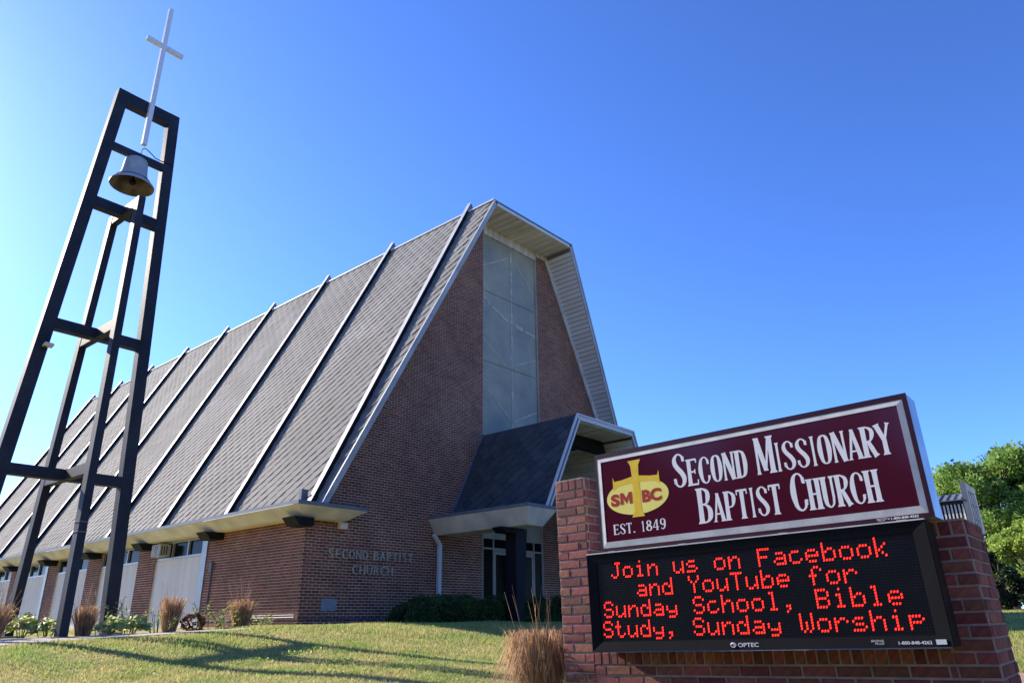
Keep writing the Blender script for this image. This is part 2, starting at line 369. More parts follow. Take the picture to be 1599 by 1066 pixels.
# eave slab on the left side and its return on the front
def slabmesh(o):
    e=MB()
    x0,y0=9.08,14.30; s=.34; zt,zc,zbm=2.56,2.475,2.255
    # fascia + soffit body: slanted outer faces, mitred at the corner
    xr=11.02; 
    P=[(x0+.012,YB,zc),(x0+s,YB,zbm),(XL-.0,YB,zbm),(XL+.6,YB,zc)]
    a=[(x0+.012,y0+.012,zc),(x0+s,y0+s,zbm),(XL+.0,y0+s,zbm),(XL+.6,y0+.012,zc)]
    e.add(a+P,[(0,1,5,4),(1,2,6,5),(2,3,7,6),(3,0,4,7),(4,5,6,7),(0,3,2,1)])
    e.add([(XL+.6,y0+.012,zc),(XL+.0,y0+s,zbm),(xr-.36,y0+s,zbm),(xr-.012,y0+.012,zc),(XL+.6,YF-.001,zc),(XL+.0,YF-.001,zbm),(xr-.36,YF-.001,zbm),(xr-.012,YF-.001,zc)],
          [(0,1,2,3),(1,5,6,2),(4,7,6,5),(0,3,7,4),(3,2,6,7),(0,4,5,1)])
    return e
slabmesh(0).put('eave_fascia',m_fasc,church)
mb=MB(); zt=2.56
mb.box(9.08,11.02,14.30,YF-.002,2.477,zt); mb.box(9.08,10.3,YF-.002,YB,2.477,zt)
mb.put('eave_top_edge',m_cap,church)
for a,b in ((14.5,18.6),(26.4,30),(36,44)): MB().box(9.060,9.092,a,b,2.462,2.4765).put('drip_strip',m_white,church)
# soffit paint sheet under the slab (a separate board a few mm below the concrete)
MB().box(9.46,XL-.001,14.68,YB,2.236,2.2535).box(9.46,10.62,14.68,YF-.001,2.236,2.2535).put('eave_soffit',m_soff,church)
# beam ends under the eave
RIBY=[15.0+4*k for k in range(9)]
for y in RIBY:
    yy=y-.18 if y<16 else y-.12
    MB().prism([(9.16,yy-.27,2.234),(9.34,yy-.24,2.05),(9.70,yy-.24,2.05),(9.70,yy-.27,2.234)],(0,.50,0)).put('beam_end',m_dark,church)
# roof slopes
def slope_sheet(sgn):
    f=(lambda x:x) if sgn<0 else (lambda x:2*XC-x)
    zb=2.575; T=.26
    y1=YB+.5
    P=[(f(RX),rakey(RZ),RZ),(f(roofx(zb)),rakey(zb),zb),(f(roofx(zb)+.15),rakey(zb),zb),(f(RX+.083),rakey(RZ),RZ-.134)]
    Q=[(p[0],y1,p[2]) for p in P]
    F=[(0,1,5,4),(1,2,6,5),(2,3,7,6),(3,0,4,7),(0,3,2,1),(4,5,6,7)]
    return P+Q,F
Vr,Fr=slope_sheet(-1); roofL=put('roof',Vr,Fr,m_shingle,church)
Vr,Fr=slope_sheet(1); put('roof',Vr,Fr,m_shingle,church)
MB().box(RX+.002,2*XC-RX-.002,rakey(RZ)+.002,YB+.5,RZ-.13,RZ-.03).put('roof_flat',m_shingle,church)
MB().box(RX-.05,RX+.10,rakey(RZ)-.02,YB+.5,RZ+.002,RZ+.05).box(2*XC-RX-.1,2*XC-RX+.05,rakey(RZ)-.02,YB+.5,RZ+.002,RZ+.05).put('ridge_flashing',m_white,church)
# shingles on the left slope: diamonds with wavy lower edges
SL=1/math.hypot(1,.5); Dn=Vector((-.5*SL,0,-SL)); Up=-Dn; Nn=Vector((-SL,0,.5*SL)); Yv=Vector((0,1,0))
def shingle(o,up,al,nn,hw=.21,hh=.20,th=.016):
    # o = tip point on the deck
    o=Vector(o)
    pts=[(0,0,1),(.5*hw,.30*hh,.9),(hw*.95,.62*hh,.5),(hw*1.0,hh*1.06,.3),(0,2.0*hh,.05),(-hw*1.0,hh*1.02,.12),(-hw*.72,.80*hh,.95),(-.40*hw,.36*hh,1.08)]
    top=[o+al*a+up*b+nn*(th*(.35+c)) for a,b,c in pts]
    bot=[o+al*a+up*b+nn*.001 for a,b,c in pts]
    n=len(pts); V=bot+top
    F=[tuple(range(n,2*n))]+[(i,(i+1)%n,(i+1)%n+n,i+n) for i in (0,1,2,5,6,7)]
    return V,F
sh=[]; row=0; s_len=(RZ-2.6)/SL
v=.02
while v<s_len-.22:
    z=2.6+v*SL; x=roofx(z); y=rakey(z)-.1
    y=math.floor(y/.42)*.42+(.21 if row%2 else 0)
    while y<YB+.4:
        if y>rakey(z)+.15:
            c=Vector((x,y+random.uniform(-.006,.006),z))
            V_,F_=shingle(c,Up,Yv,Nn,th=random.uniform(.012,.017))
            sh.append((c.length,c,V_,F_))
        y+=.42
    v+=.2; row+=1
sh.sort(key=lambda t:t[0])
sme=[]
for k in range(4):
    V_,F_=shingle((0,0,0),Up,Yv,Nn,th=.012+.0015*k); me=mesh('shingle',V_,F_); me.materials.append(m_shingle); sme.append(me)
for k,(d,c,V_,F_) in enumerate(sh[:300]):
    o=bpy.data.objects.new('shingle',sme[random.randrange(4)]); COL.objects.link(o); o.parent=church.e; o.location=c-church.base
put_many('shingles',sh[300:],m_shingle,church)
# ribs: dark sides, white metal cap, wrapped tip above the ridge
for y in RIBY:
    b0=Vector((roofx(2.575),y,2.575)); t0=Vector((RX,y,RZ)); L=(t0-b0).length
    ext=.42
    rb=MB()
    P=lambda s,h,dy:(b0+Up*s+Nn*h+Yv*dy)
    rb.hexa([P(0,-.02,-.083),P(L,-.02,-.083),P(L,-.02,.083),P(0,-.02,.083),P(0,.12,-.083),P(L,.12,-.083),P(L,.12,.083),P(0,.12,.083)])
    r=rb.put('roof_rib',m_ribside,church)
    cp=MB(); cp.hexa([P(.0,.1205,-.085),P(L+ext,.1205,-.085),P(L+ext,.1205,.085),P(.0,.1205,.085),P(.0,.126,-.085),P(L+ext,.126,-.085),P(L+ext,.126,.085),P(.0,.126,.085)])
    cp.put('cap_strip',m_capw,r)
    tp=MB(); a=P(L-.005,.1195,-.08); b=P(L+ext-.01,.1195,-.08); c=Vector((RX+.30,y-.08,RZ+.051)); d=Vector((RX-.03,y-.08,RZ+.051))
    tp.prism([tuple(a),tuple(d),tuple(c),tuple(b)],(0,.16,0)); tp.put('rib_tip',m_cap,r)
# small vent stub at the foot of the first rib
MB().box(9.80,9.98,15.34,15.46,2.561,3.0).put('roof_vent',m_cap,church)
# rake fascia boards, left, top and right, and the dark top strip
def rake_board(f,w0,w1,dy,mat,name,zlo=2.58):
    # strip following the rake in the gable profile between inward offsets w0..w1
    zb=zlo; A=[]
    def pr_(w_,z): return (f(roofx(z)+w_*1.118),z)
    a=pr_(w0,zb); b=(f(RX+w0*.618),RZ-w0); c=(f(RX+w1*.618),RZ-w1); d=pr_(w1,zb)
    P=[(a[0],rakey(a[1])-dy,a[1]),(b[0],rakey(b[1])-dy,b[1]),(c[0],rakey(c[1])-dy,c[1]),(d[0],rakey(d[1])-dy,d[1])]
    return MB().prism(P,(0,dy-.0005,0)).put(name,mat,church)
idf=lambda x:x; mir=lambda x:2*XC-x
for f in (idf,mir):
    rake_board(f,-.012,.03,.05,m_capw,'rake_trim'); rake_board(f,.03,.15,.03,m_capw,'rake_fascia')
yT=rakey(RZ)
MB().box(RX+.035,2*XC-RX-.035,yT-.05,yT-.001,RZ-.055,RZ-.0).put('rake_fascia',m_cap,church)
MB().box(RX+.12,2*XC-RX-.12,yT-.03,yT-.001,RZ-.165,RZ-.0555).put('rake_fascia',m_white,church)
# soffit boards under the flat top (run front to back)
bs=MB(); n=28; x0=RX+.12; x1=2*XC-RX-.12
for k in range(n):
    a=x0+(x1-x0)*k/n; b=x0+(x1-x0)*(k+1)/n-.012; bs.box(a,b,yT+.002,YF-.0,RZ-.165-random.uniform(0,.004),RZ-.1315)
bs.put('soffit_boards',m_board,church,kind='stuff')
for f in (idf,mir):
    bs=MB(); z=2.62; nn=Vector((SL,0,-.5*SL))
    while z<12.5:
        za,zb_=z,min(12.56,z+.165*SL*1.0-.02); q=random.uniform(0,.004)
        def pt(zz,yy,off): 
            p=Vector((roofx(zz),yy,zz))+nn*(.1345+off); return (f(p.x),p.y,p.z)
        ya=rakey(za)+.012; yb=rakey(zb_)+.012; yw=YF-.0005
        P=[pt(za,ya,0),pt(zb_,yb,0),pt(zb_,yw,0),pt(za,yw,0),pt(za,ya,.016+q),pt(zb_,yb,.016+q),pt(zb_,yw,.016+q),pt(za,yw,.016+q)]
        bs.hexa(P); z+=.165*SL
    bs.put('soffit_boards',m_boardw,church,kind='stuff')
# frieze board above glazing
MB().box(WL-.0,WR+.0,YF-.02,YF+.1,12.20,12.52).put('frieze_board',m_board,church)
MB().box(WR+.001,19.0,YF-.035,YF-.0095,12.36,12.52).put('frieze_board',m_board,church)
for f in (lambda x:x,lambda x:2*XC-x):
    MB().prism([(f(roofx(3.2)+.15),YF-.04,3.2),(f(roofx(12.5)+.15),YF-.04,12.5),(f(roofx(12.5)+.33),YF-.04,12.5),(f(roofx(3.2)+.33),YF-.04,3.2)],(0,.0285,0)).put('gable_trim',m_board,church)
# ---- tall glazing
gl=MB().box(WL,WR,YF+.06,YF+.08,2.25,12.2).put('tall_window',m_glaz,church)
fr=MB(); 
for z in (10.16,7.72,5.2,2.25): fr.box(WL+.001,WR-.001,YF+.035,YF+.0595,z-.02,z+.02)
fr.box(WL+.0,WL+.035,YF+.03,YF+.059,2.3,12.19).box(WR-.035,WR,YF+.03,YF+.059,2.3,12.19)
fr.put('mullion',m_glaz,gl)
def strip(a,b,wd,o=.052,mat=m_lead,name='leading'):
    a=Vector((a[0],YF+o,a[1])); b=Vector((b[0],YF+o,b[1])); d=(b-a).normalized(); s=Vector((d.z,0,-d.x))*wd/2
    P=[a-s,b-s,b+s,a+s]; 
    return MB().prism([tuple(p) for p in P],(0,.007,0)).put(name,mat,gl)
CW=17.06
strip((CW,2.4),(CW,12.15),.05)
for z0,z1 in ((11.6,12.0),(10.9,11.3),(10.35,10.65),(9.3,9.7),(8.5,8.9),(6.6,7.0),(5.6,5.9)): strip((CW,z0),(CW,z1),.10,.045)
for a,b in (((WL+.06,11.05),(16.9,11.75)),((CW+.1,11.85),(WR-.1,10.75)),((WL+.06,8.45),(16.75,7.75)),((CW+.2,7.9),(WR-.08,8.35)),((WL+.06,6.95),(16.98,5.95)),((CW+.05,5.95),(WR-.06,6.5))): strip(a,b,.045,.049)
for a,b,wd in (((WL+.06,9.93),(16.0,9.72),.09),((16.1,9.68),(16.9,9.35),.13),((17.25,9.33),(17.65,9.28),.14),((17.75,9.25),(WR-.06,9.22),.09)): strip(a,b,wd,.047)
# ---- doors
dr=MB()
yd=YF+.05
for x in (WL,16.08,17.92,WR-.05): dr.box(x,x+.05,yd-.03,yd+.03,ZB,2.24)
dr.box(WL+.051,16.079,yd-.028,yd+.028,1.93,1.98).box(17.971,WR-.051,yd-.028,yd+.028,1.93,1.98).box(16.131,17.919,yd-.028,yd+.028,1.90,1.985)
dr.box(WL+.051,16.079,yd-.028,yd+.028,ZB,ZB+.42).box(17.971,WR-.051,yd-.028,yd+.028,ZB,ZB+.42)
ent=dr.put('entrance_frame',m_frame,church)
for a,b,z0,z1 in ((WL+.052,16.078,ZB+.421,1.929),(WL+.052,16.078,1.981,2.24),(17.972,WR-.052,ZB+.421,1.929),(17.972,WR-.052,1.981,2.24),(16.132,17.918,1.986,2.24)):
    MB().box(a,b,yd-.004,yd+.004,z0,z1).put('pane',m_glass,ent)
for a,b in ((16.14,16.99),(17.01,17.91)):
    d=MB().box(a,a+.07,yd-.022,yd+.022,ZB+.02,1.895).box(b-.07,b,yd-.022,yd+.022,ZB+.02,1.895).box(a+.071,b-.071,yd-.022,yd+.022,1.80,1.895).box(a+.071,b-.071,yd-.022,yd+.022,ZB+.02,ZB+.2).put('door',m_frame,church)
    MB().box(a+.071,b-.071,yd-.003,yd+.003,ZB+.201,1.799).put('pane',m_glass,d)
    hx=b-.03 if a<16.5 else a+.03
    MB().bar((hx,yd-.06,.45),(hx,yd-.06,.95),.025,.025,(0,1,0)).bar((hx,yd-.06,.5),(hx,yd-.02,.5),.02,.02).bar((hx,yd-.06,.9),(hx,yd-.02,.9),.02,.02).put('handle',m_sfr,d)
MB().box(WL+.2,WR-.2,YF+.9,YF+.92,ZB,2.3).put('dark_backing',m_blk,church)  # black sheet standing in for the darkness behind the doors
MB().box(13.4,20.6,11.3,YF-.0,ZB-.15,ZB+.01).put('porch_floor',m_conc,church)
# ---- porch slab (eave ring)
def pslab(f,name=None):
    x0,y0,zt,zc,zb_=13.487,11.368,2.64,2.56,2.16; s=.26; xr=14.62
    e=MB()
    a=[(x0+.01,y0+.01,zc),(x0+s,y0+s,zb_),(14.3,y0+s,zb_+.001),(14.3,y0+.01,zc)]
    P=[(p[0],YF-.001,p[2]) for p in a]; P[0]=(x0+.01,YF-.001,zc)
    V=[(f(p[0]),p[1],p[2]) for p in a+P]
    e.add(V,[(0,1,5,4),(1,2,6,5),(2,3,7,6),(3,0,4,7),(4,5,6,7),(0,3,2,1)])
    V=[(14.3,y0+.011,zc-.0005),(14.3,y0+s,zb_),(xr-.28,y0+s,zb_),(xr-.01,y0+.011,zc-.0005),(14.3,YF-.002,zc-.0005),(14.3,YF-.002,zb_),(xr-.28,YF-.002,zb_),(xr-.01,YF-.002,zc-.0005)]
    e.add([(f(p[0]),p[1],p[2]) for p in V],[(0,1,2,3),(1,5,6,2),(4,7,6,5),(0,3,7,4),(3,2,6,7)])
    e.put('porch_eave_fascia',m_fasc,church)
    a,b=sorted((f(x0),f(xr))); MB().box(a,b,y0,YF-.0015,zc+.001,zt).put('porch_eave_edge',m_cap,church)
pslab(idf); pslab(mir)
PXr,PZ=15.60,5.23
def prx(z): return PXr-(PZ-z)*.5
def pry(z): return 11.36+(PZ-z)*.05
for f in (idf,mir):
    zb_=2.642
    P=[(PXr,pry(PZ),PZ),(prx(zb_),pry(zb_),zb_),(prx(zb_)+.2,pry(zb_),zb_),(PXr+.1,pry(PZ),PZ-.17)]
    Q=[(p[0],YF-.002,p[2]) for p in P]
    put('porch_roof',[(f(p[0]),p[1],p[2]) for p in P+Q],[(0,1,5,4),(1,2,6,5),(2,3,7,6),(3,0,4,7),(0,3,2,1),(4,5,6,7)],m_pshingle,church)
MB().box(PXr+.001,2*XC-PXr-.001,pry(PZ)+.001,YF-.002,PZ-.17,PZ-.02).put('porch_roof_flat',m_pshingle,church)
ps=[]; row=0; v=.02
while v<(PZ-2.66)/SL-.1:
    z=2.66+v*SL; x=prx(z); y=pry(z)+.2+(.21 if row%2 else 0)
    while y<YF-.15:
        V_,F_=shingle((x,y,z),Up,Yv,Nn,hw=.21,hh=.2,th=random.uniform(.014,.026))
        # keep the last row below the ridge
        if z+2.05*.2*SL<PZ+.12: ps.append((Vector((x,y,z)).length,Vector((x,y,z)),V_,F_))
        y+=.42
    v+=.2; row+=1
pme=[]
for k in range(4):
    V_,F_=shingle((0,0,0),Up,Yv,Nn,th=.014+.004*k); me=mesh('shingle',V_,F_); me.materials.append(m_pshingle); pme.append(me)
put_many('porch_shingles',ps,m_pshingle,church)
# porch rake layers and wall flashing
def prake(f,w0,w1,dy,mat):
    zb_=2.645
    def q(w_,z): return (f(prx(z)+w_*1.118),pry(z)-dy,z)
    a=q(w0,zb_); d=q(w1,zb_); b=(f(PXr+w0*.618),pry(PZ)-dy,PZ-w0); c=(f(PXr+w1*.618),pry(PZ)-dy,PZ-w1)
    MB().prism([a,b,c,d],(0,dy-.0005,0)).put('porch_rake_trim',mat,church)
for f in (idf,mir):
    prake(f,-.02,.03,.05,m_white); prake(f,.03,.105,.02,m_cap); prake(f,.105,.16,.045,m_white)
yP=pry(PZ)
MB().box(PXr+.0,2*XC-PXr-.0,yP-.05,yP-.001,PZ-.03,PZ+.02).box(PXr+.075,2*XC-PXr-.075,yP-.045,yP-.001,PZ-.16,PZ-.105).put('porch_rake_trim',m_white,church)
MB().box(PXr+.03,2*XC-PXr-.03,yP-.02,yP-.001,PZ-.1045,PZ-.0305).put('porch_rake_trim',m_white,church)
MB().prism([(prx(2.65)-.05,YF-.05,2.65),(PXr-.03,YF-.05,PZ+.03),(PXr+.06,YF-.05,PZ+.03),(prx(2.65)+.04,YF-.05,2.65)],(0,.0395,0)).put('wall_flashing',m_cap,church)
# porch inner boards
bs=MB(); n=18
for k in range(n):
    a=PXr+.12+(2*XC-2*PXr-.24)*k/n; b=PXr+.12+(2*XC-2*PXr-.24)*(k+1)/n-.01; bs.box(a,b,yP+.01,YF-.003,PZ-.19,PZ-.1705)
for f in (idf,mir):
    z=2.66
    while z<4.98:
        za,zb_=z,z+.15*SL-.01; nn=Vector((SL,0,-.5*SL))
        def pt(zz,yy,off):
            p=Vector((prx(zz),yy,zz))+nn*(.18+off); return (f(p.x),p.y,p.z)
        bs.hexa([pt(za,pry(za)+.01,0),pt(zb_,pry(zb_)+.01,0),pt(zb_,YF-.003,0),pt(za,YF-.003,0),pt(za,pry(za)+.01,.014),pt(zb_,pry(zb_)+.01,.014),pt(zb_,YF-.003,.014),pt(za,YF-.003,.014)]); z+=.15*SL
bs.put('porch_soffit_boards',m_board,church,kind='stuff')
# porch bent frame: columns, stubs, sloping legs, cross beam
yc=12.45
for f in (idf,mir):
    def q(x,z): return (f(x),yc-.17,z)
    MB().prism([q(14.06,ZB),q(14.30,ZB),q(14.50,2.158),q(14.06,2.158)],(0,.34,0)).put('porch_column',m_dark,church)
    MB().prism([q(13.55,2.158),q(13.68,2.03),q(14.059,2.03),q(14.059,2.158)],(0,.34,0)).put('beam_end',m_dark,church)
MB().prism([(15.85,yc-.15,5.035),(15.70,yc-.15,4.70),(18.30,yc-.15,4.70),(18.15,yc-.15,5.035)],(0,.3,0)).put('porch_cross_beam',m_dark,church)
# downspout
MB().bar((13.60,YF-.12,2.16),(13.86,YF-.07,1.93),.10,.08,(0,1,0)).box(13.82,13.93,YF-.11,YF-.03,ZB,1.95).put('downspout',m_white,church)
MB().box(10.59,10.80,YF-.13,YF-.011,2.085,2.235).put('soffit_lamp_box',m_soff,church)
MB().box(10.285,10.71,YF-.022,YF-.0085,.25,.515).put('cornerstone',m_plaq,church)
# conduit on side wall
MB().tube([(XL-.04,15.0,.12),(XL-.04,17.35,.12)],.014).tube([(XL-.04,15.0,.17),(XL-.04,17.35,.17)],.010).tube([(XL-.04,17.4,.16),(XL-.04,17.4,-.2)],.016).box(XL-.08,XL-.008,17.34,17.5,.06,.26).put('conduit',m_grey,church)
MB().tube([(XL-.03,19.05,1.35),(XL-.03,19.05,.25)],.022).box(XL-.07,XL-.008,19.0,19.12,1.3,1.52).put('conduit',m_grey,church)
# metal letters on the wall
def textmesh(s,size,ext=0.0,offset=0.0,align='LEFT',space=1.0,shear=0,sx=1.0):
    cu=bpy.data.curves.new('t','FONT'); cu.body=s; cu.size=size; cu.extrude=ext; cu.offset=offset; cu.align_x=align; cu.space_character=space; cu.shear=shear; cu.resolution_u=4
    ob=bpy.data.objects.new('t',cu); COL.objects.link(ob); dg=bpy.context.evaluated_depsgraph_get(); me=bpy.data.meshes.new_from_object(ob.evaluated_get(dg))
    bpy.data.objects.remove(ob); V=[(v.co.x*sx,v.co.y,v.co.z) for v in me.vertices]; F=[tuple(p.vertices) for p in me.polygons]; bpy.data.meshes.remove(me); return V,F
def letters_on_front(s,x0,x1,z,h):
    n=len(s); ws=[]
    for ch in s: ws.append(.55 if ch=='I' else (.7 if ch==' ' else 1.))
    tot=sum(ws); u=x0
    for ch,w_ in zip(s,ws):
        cw=(x1-x0)*w_/tot
        if ch!=' ':
            V_,F_=textmesh(ch,h/.70,.022,-.004)
            xs=[v[0] for v in V_]; mn,mx=min(xs),max(xs); gw=min(cw*.74,(mx-mn)); k=gw/(mx-mn); mid=(mn+mx)/2
            put('letter',[(u+cw/2+(v[0]-mid)*k,YF-.040-v[2],z+v[1]) for v in V_],F_,m_wlet,church)
        u+=cw
letters_on_front('SECOND BAPTIST',10.33,12.98,1.42,.21)
letters_on_front('CHURCH',11.05,12.33,1.075,.21)
# air conditioner in the first side window
ac=Thing('air_conditioner','beige window air conditioner stuck out of the first side window under the eave','air conditioner',(9.6,22.1,1.80))
MB().box(XL-.26,XL+.05,21.76,22.30,1.83,2.16).put('casing',m_ac,ac)
MB().box(XL-.264,XL-.2605,21.92,21.99,1.87,2.12).box(XL-.264,XL-.2605,22.04,22.10,1.87,2.12).put('grille',m_blk,ac)
g=MB()
for k in range(3): g.box(XL-.22+.07*k,XL-.19+.07*k,21.753,21.7595,1.87,2.12)
g.put('grille',m_blk,ac)
MB().box(XL+.0,XL+.03,22.31,22.52,1.82,2.17).put('filler_panel',m_ac,ac)

# ------------------------------------------------------------------ BELL TOWER
tyaw=.033; tc,ts=math.cos(tyaw),math.sin(tyaw); lean=.0135
def TT(u,w_,z): return (4.4+tc*(u+lean*z)-ts*w_, 14.375+ts*(u+lean*z)+tc*w_, z)
tower=Thing('bell_tower','dark four-legged steel bell tower of two crossing frames beside the church','tower',(4.4,14.375,-.2))
Hh=lambda z:1.291-.06*z; Kk=lambda z:1.239-.07*z
A_=.222; B_=.066; E_=.186; zf=-.3; zt=10.608
wf,wb=-.02,.17
for sg in (-1,1):
    P=[]
    for z in (zf,zt):
        o_,i_=sg*Hh(z),sg*(Hh(z)-A_)
        a,b=min(o_,i_),max(o_,i_)
        P+=[TT(a,wf,z),TT(b,wf,z),TT(b,wb,z),TT(a,wb,z)]
    MB().hexa(P).put('leg',m_tower,tower)
for z,t_,nm in ((zt,.297,'top_beam'),(9.308,.146,'cross_beam'),(7.969,.216,'cross_beam'),(5.279,.204,'cross_beam'),(2.583,.19,'cross_beam')):
    h0=Hh(z)-A_-.0005; h1=Hh(z-t_)-A_-.0005; q=.012 if nm!='top_beam' else 0
    if nm!='top_beam' and z<9: wf2,wb2=wf+.004,wb-.004
    else: wf2,wb2=wf+.004,wb-.004
    if z>9 and z<10: wb2=.1
    P=[TT(-h1,wf2,z-t_),TT(h1,wf2,z-t_),TT(h1,wb2,z-t_),TT(-h1,wb2,z-t_),TT(-h0,wf2,z),TT(h0,wf2,z),TT(h0,wb2,z),TT(-h0,wb2,z)]
    MB().hexa(P).put(nm,m_tower,tower)
ztop=7.969
for sg in (-1,1):
    P=[]
    for z in (zf,ztop):
        o_,i_=sg*Kk(z),sg*(Kk(z)-E_); a,b=min(o_,i_),max(o_,i_)
        P+=[TT(-B_,a,z),TT(B_,a,z),TT(B_,b,z),TT(-B_,b,z)]
    MB().hexa(P).put('leg',m_tower,tower)
for z,t_ in ((ztop,.216),(5.279,.2),(2.583,.185)):
    for sg in (-1,1):
        a0=(wf-.0005 if sg<0 else wb+.0005); k0=Kk(z)-E_-.0005; k1=Kk(z-t_)-E_-.0005
        p=[(a0,z-t_),(sg*k1,z-t_),(sg*k0,z),(a0,z)]
        MB().prism([TT(-B_+.004,w_,zz) for w_,zz in p],tuple(Vector(TT(2*B_-.008,0,0))-Vector(TT(0,0,0)))).put('cross_beam',m_tower,tower)
# base plates
for u,w_ in ((0,-1.15),(0,1.15),(1.19,.07),(-1.19,.07)):
    p=TT(u,w_,0); g_=gz(p[0],p[1]); MB().box(p[0]-.2,p[0]+.2,p[1]-.2,p[1]+.2,g_-.05,g_+.03).put('footing',m_conc,tower)
# thin bands on the front leg
def band(z):
    k=Kk(z); mb=MB(); 
    P=[TT(-B_-.006,-k-.006,z),TT(B_+.006,-k-.006,z),TT(B_+.006,-k+E_+.006,z),TT(-B_-.006,-k+E_+.006,z)]
    Q=[(p[0],p[1],p[2]+.018) for p in P]; return mb.hexa(P+Q).put('strap',m_grey,tower)
band(1.42); band(1.58)
# bell
bell=Thing('bell','grey church bell hanging from the upper bar of the tower','bell',TT(0,0,9.15))
bc=TT(.0,.02,8.6); bcz=8.50
prof_o=[(.445,0),(.447,.02),(.43,.045),(.40,.075),(.355,.115),(.315,.16),(.288,.21),(.268,.28),(.254,.36),(.246,.45),(.238,.54),(.225,.60),(.19,.63),(.10,.645),(0.001,.648)]
MB().lathe([(r*.95,z*1.02) for r,z in prof_o],(bc[0],bc[1],bcz),40).put('bell_body',m_bell,bell,smooth=True)
prof_i=[(.4445,-.0005),(.415,.012),(.385,.05),(.34,.10),(.29,.16),(.25,.25),(.235,.38),(.22,.52),(.17,.58),(.001,.59)]
MB().lathe([(r*.95,z*1.02) for r,z in prof_i],(bc[0],bc[1],bcz),40).put('bell_lining',m_belli,bell,smooth=True)
MB().tube([(bc[0]+.3*math.cos(t)*1.115,bc[1]+.3*math.sin(t)*1.115,bcz+.135) for t in [2*math.pi*k/36 for k in range(37)]],.008,5,False).put('bell_band',m_grey,bell)
MB().tube([(bc[0],bc[1],bcz+.55),(bc[0],bc[1],bcz+.12)],.018).lathe([(.001,-.07),(.05,-.05),(.07,0),(.05,.05),(.001,.07)],(bc[0],bc[1],bcz+.10),12).put('clapper',m_dark,bell)
q=Vector(TT(.03,-.02,9.32)); w0=TT(.78,-.01,9.30)
MB().tube([(bc[0],bc[1]-.02,bcz+.64),(q.x,q.y,9.30),(q.x+.01,q.y,9.43),(q.x+.07,q.y,9.47),(q.x+.17,q.y,9.42),(q.x+.30,q.y,9.34),(q.x+.45,q.y,9.33),(q.x+.60,q.y,9.36),(q.x+.68,q.y,9.34)],.011,6).put('bell_cable',m_blk,bell)
MB().box(bc[0]-.06,bc[0]+.06,bc[1]-.05,bc[1]+.05,bcz+.645,bcz+.70).put('yoke',m_dark,bell)
# cross
cr=Thing('cross','slim white metal cross rising above the top beam of the bell tower','cross',TT(.03,-.1,9.5))
def crossbar(u0,u1,z0,z1,name):
    w0,w1=-.115,-.026
    P=[TT(u0-lean*z0+lean*11,w0,z0),TT(u1-lean*z0+lean*11,w0,z0),TT(u1-lean*z0+lean*11,w1,z0),TT(u0-lean*z0+lean*11,w1,z0)]
    P+=[TT(u0-lean*z1+lean*11,w0,z1),TT(u1-lean*z1+lean*11,w0,z1),TT(u1-lean*z1+lean*11,w1,z1),TT(u0-lean*z1+lean*11,w1,z1)]
    MB().hexa(P).put(name,m_cross,cr)
crossbar(-.04,.055,9.50,13.23,'upright'); crossbar(-.37,-.0405,12.09,12.185,'arm'); crossbar(.0555,.45,12.09,12.185,'arm')
# floodlight on the left leg
fl_=Thing('floodlight','small white floodlight clamped to the left leg of the bell tower','floodlight',TT(-1.0,-.1,4.72))
MB().bar(TT(-.86,-.02,4.62),TT(-.86,-.10,4.66),.03,.03).put('bracket',m_blk,fl_)
MB().hexa([TT(-.90,-.17,4.70),TT(-.74,-.17,4.70),TT(-.74,-.05,4.67),TT(-.90,-.05,4.67),TT(-.89,-.16,4.735),TT(-.75,-.16,4.735),TT(-.75,-.05,4.715),TT(-.89,-.05,4.715)]).put('lamp_head',m_fasc,fl_)

# ------------------------------------------------------------------ SIGN (local frame: x=away from the road face, y=along it, z=up)
syw,til=-.0284,-.0243
Dv=Vector((math.sin(syw),math.cos(syw),0)); Nv=Vector((math.cos(syw),-math.sin(syw),0)); Zv=Vector((0,0,1))
D2=Dv*math.cos(til)+Zv*math.sin(til); Z2=Zv*math.cos(til)-Dv*math.sin(til)
MS=Matrix(((Nv.x,D2.x,Z2.x,0),(Nv.y,D2.y,Z2.y,0),(Nv.z,D2.z,Z2.z,0),(0,0,0,1)))
pier=Thing('brick_sign_base','red brick sign base with a tall left pier and a shorter right pier','sign base',M=MS)
FX=4.902; FB=5.46; GB=-1.35
LT,RT=1.064,.439   # soldier bottoms
core=MB()
core.box(FX,FB,3.302,3.581,GB,LT+.082).box(FX,FB,.722,.93,GB,RT+.082).box(FX+.0,FB-.02,.931,3.301,GB,-.155)
pier_core=core.put('mortar',m_smortar,pier)
sb=[]
def slay(O,U,N,u0,u1,vtop,vbot,phase,odd=0,depth=.03,proud=.007,BLn=BL):
    O=Vector(O);U=Vector(U);N=Vector(N);Z=Vector((0,0,1)); v=vtop; k=odd
    while v>vbot:
        a=v-COURSE+JT/2; b=v-JT/2
        u=math.floor((u0-phase)/BLn)*BLn+phase+(BLn/2 if k%2 else 0)-BLn
        while u<u1:
            p0=max(u+JT/2,u0);p1=min(u+BLn-JT/2,u1)
            if p1-p0>.02:
                d=proud+random.uniform(-.003,.003)
                c=O+U*((p0+p1)/2)+Z*((a+b)/2)+N*d
                sb.append((c,U,N,p1-p0,b-a,depth))
            u+=BLn
        v-=COURSE; k+=1
def soldier(O,U,N,u0,u1,v0,h=.092,depth=.03,proud=.007):
    O=Vector(O);U=Vector(U);N=Vector(N); n=max(1,round((u1-u0)/.0677)); w_=(u1-u0)/n
    for k in range(n):
        c=O+U*(u0+w_*(k+.5))+Vector((0,0,v0+h/2))+N*(proud+random.uniform(-.003,.003)); sb.append((c,U,N,w_-JT,h-JT,depth))
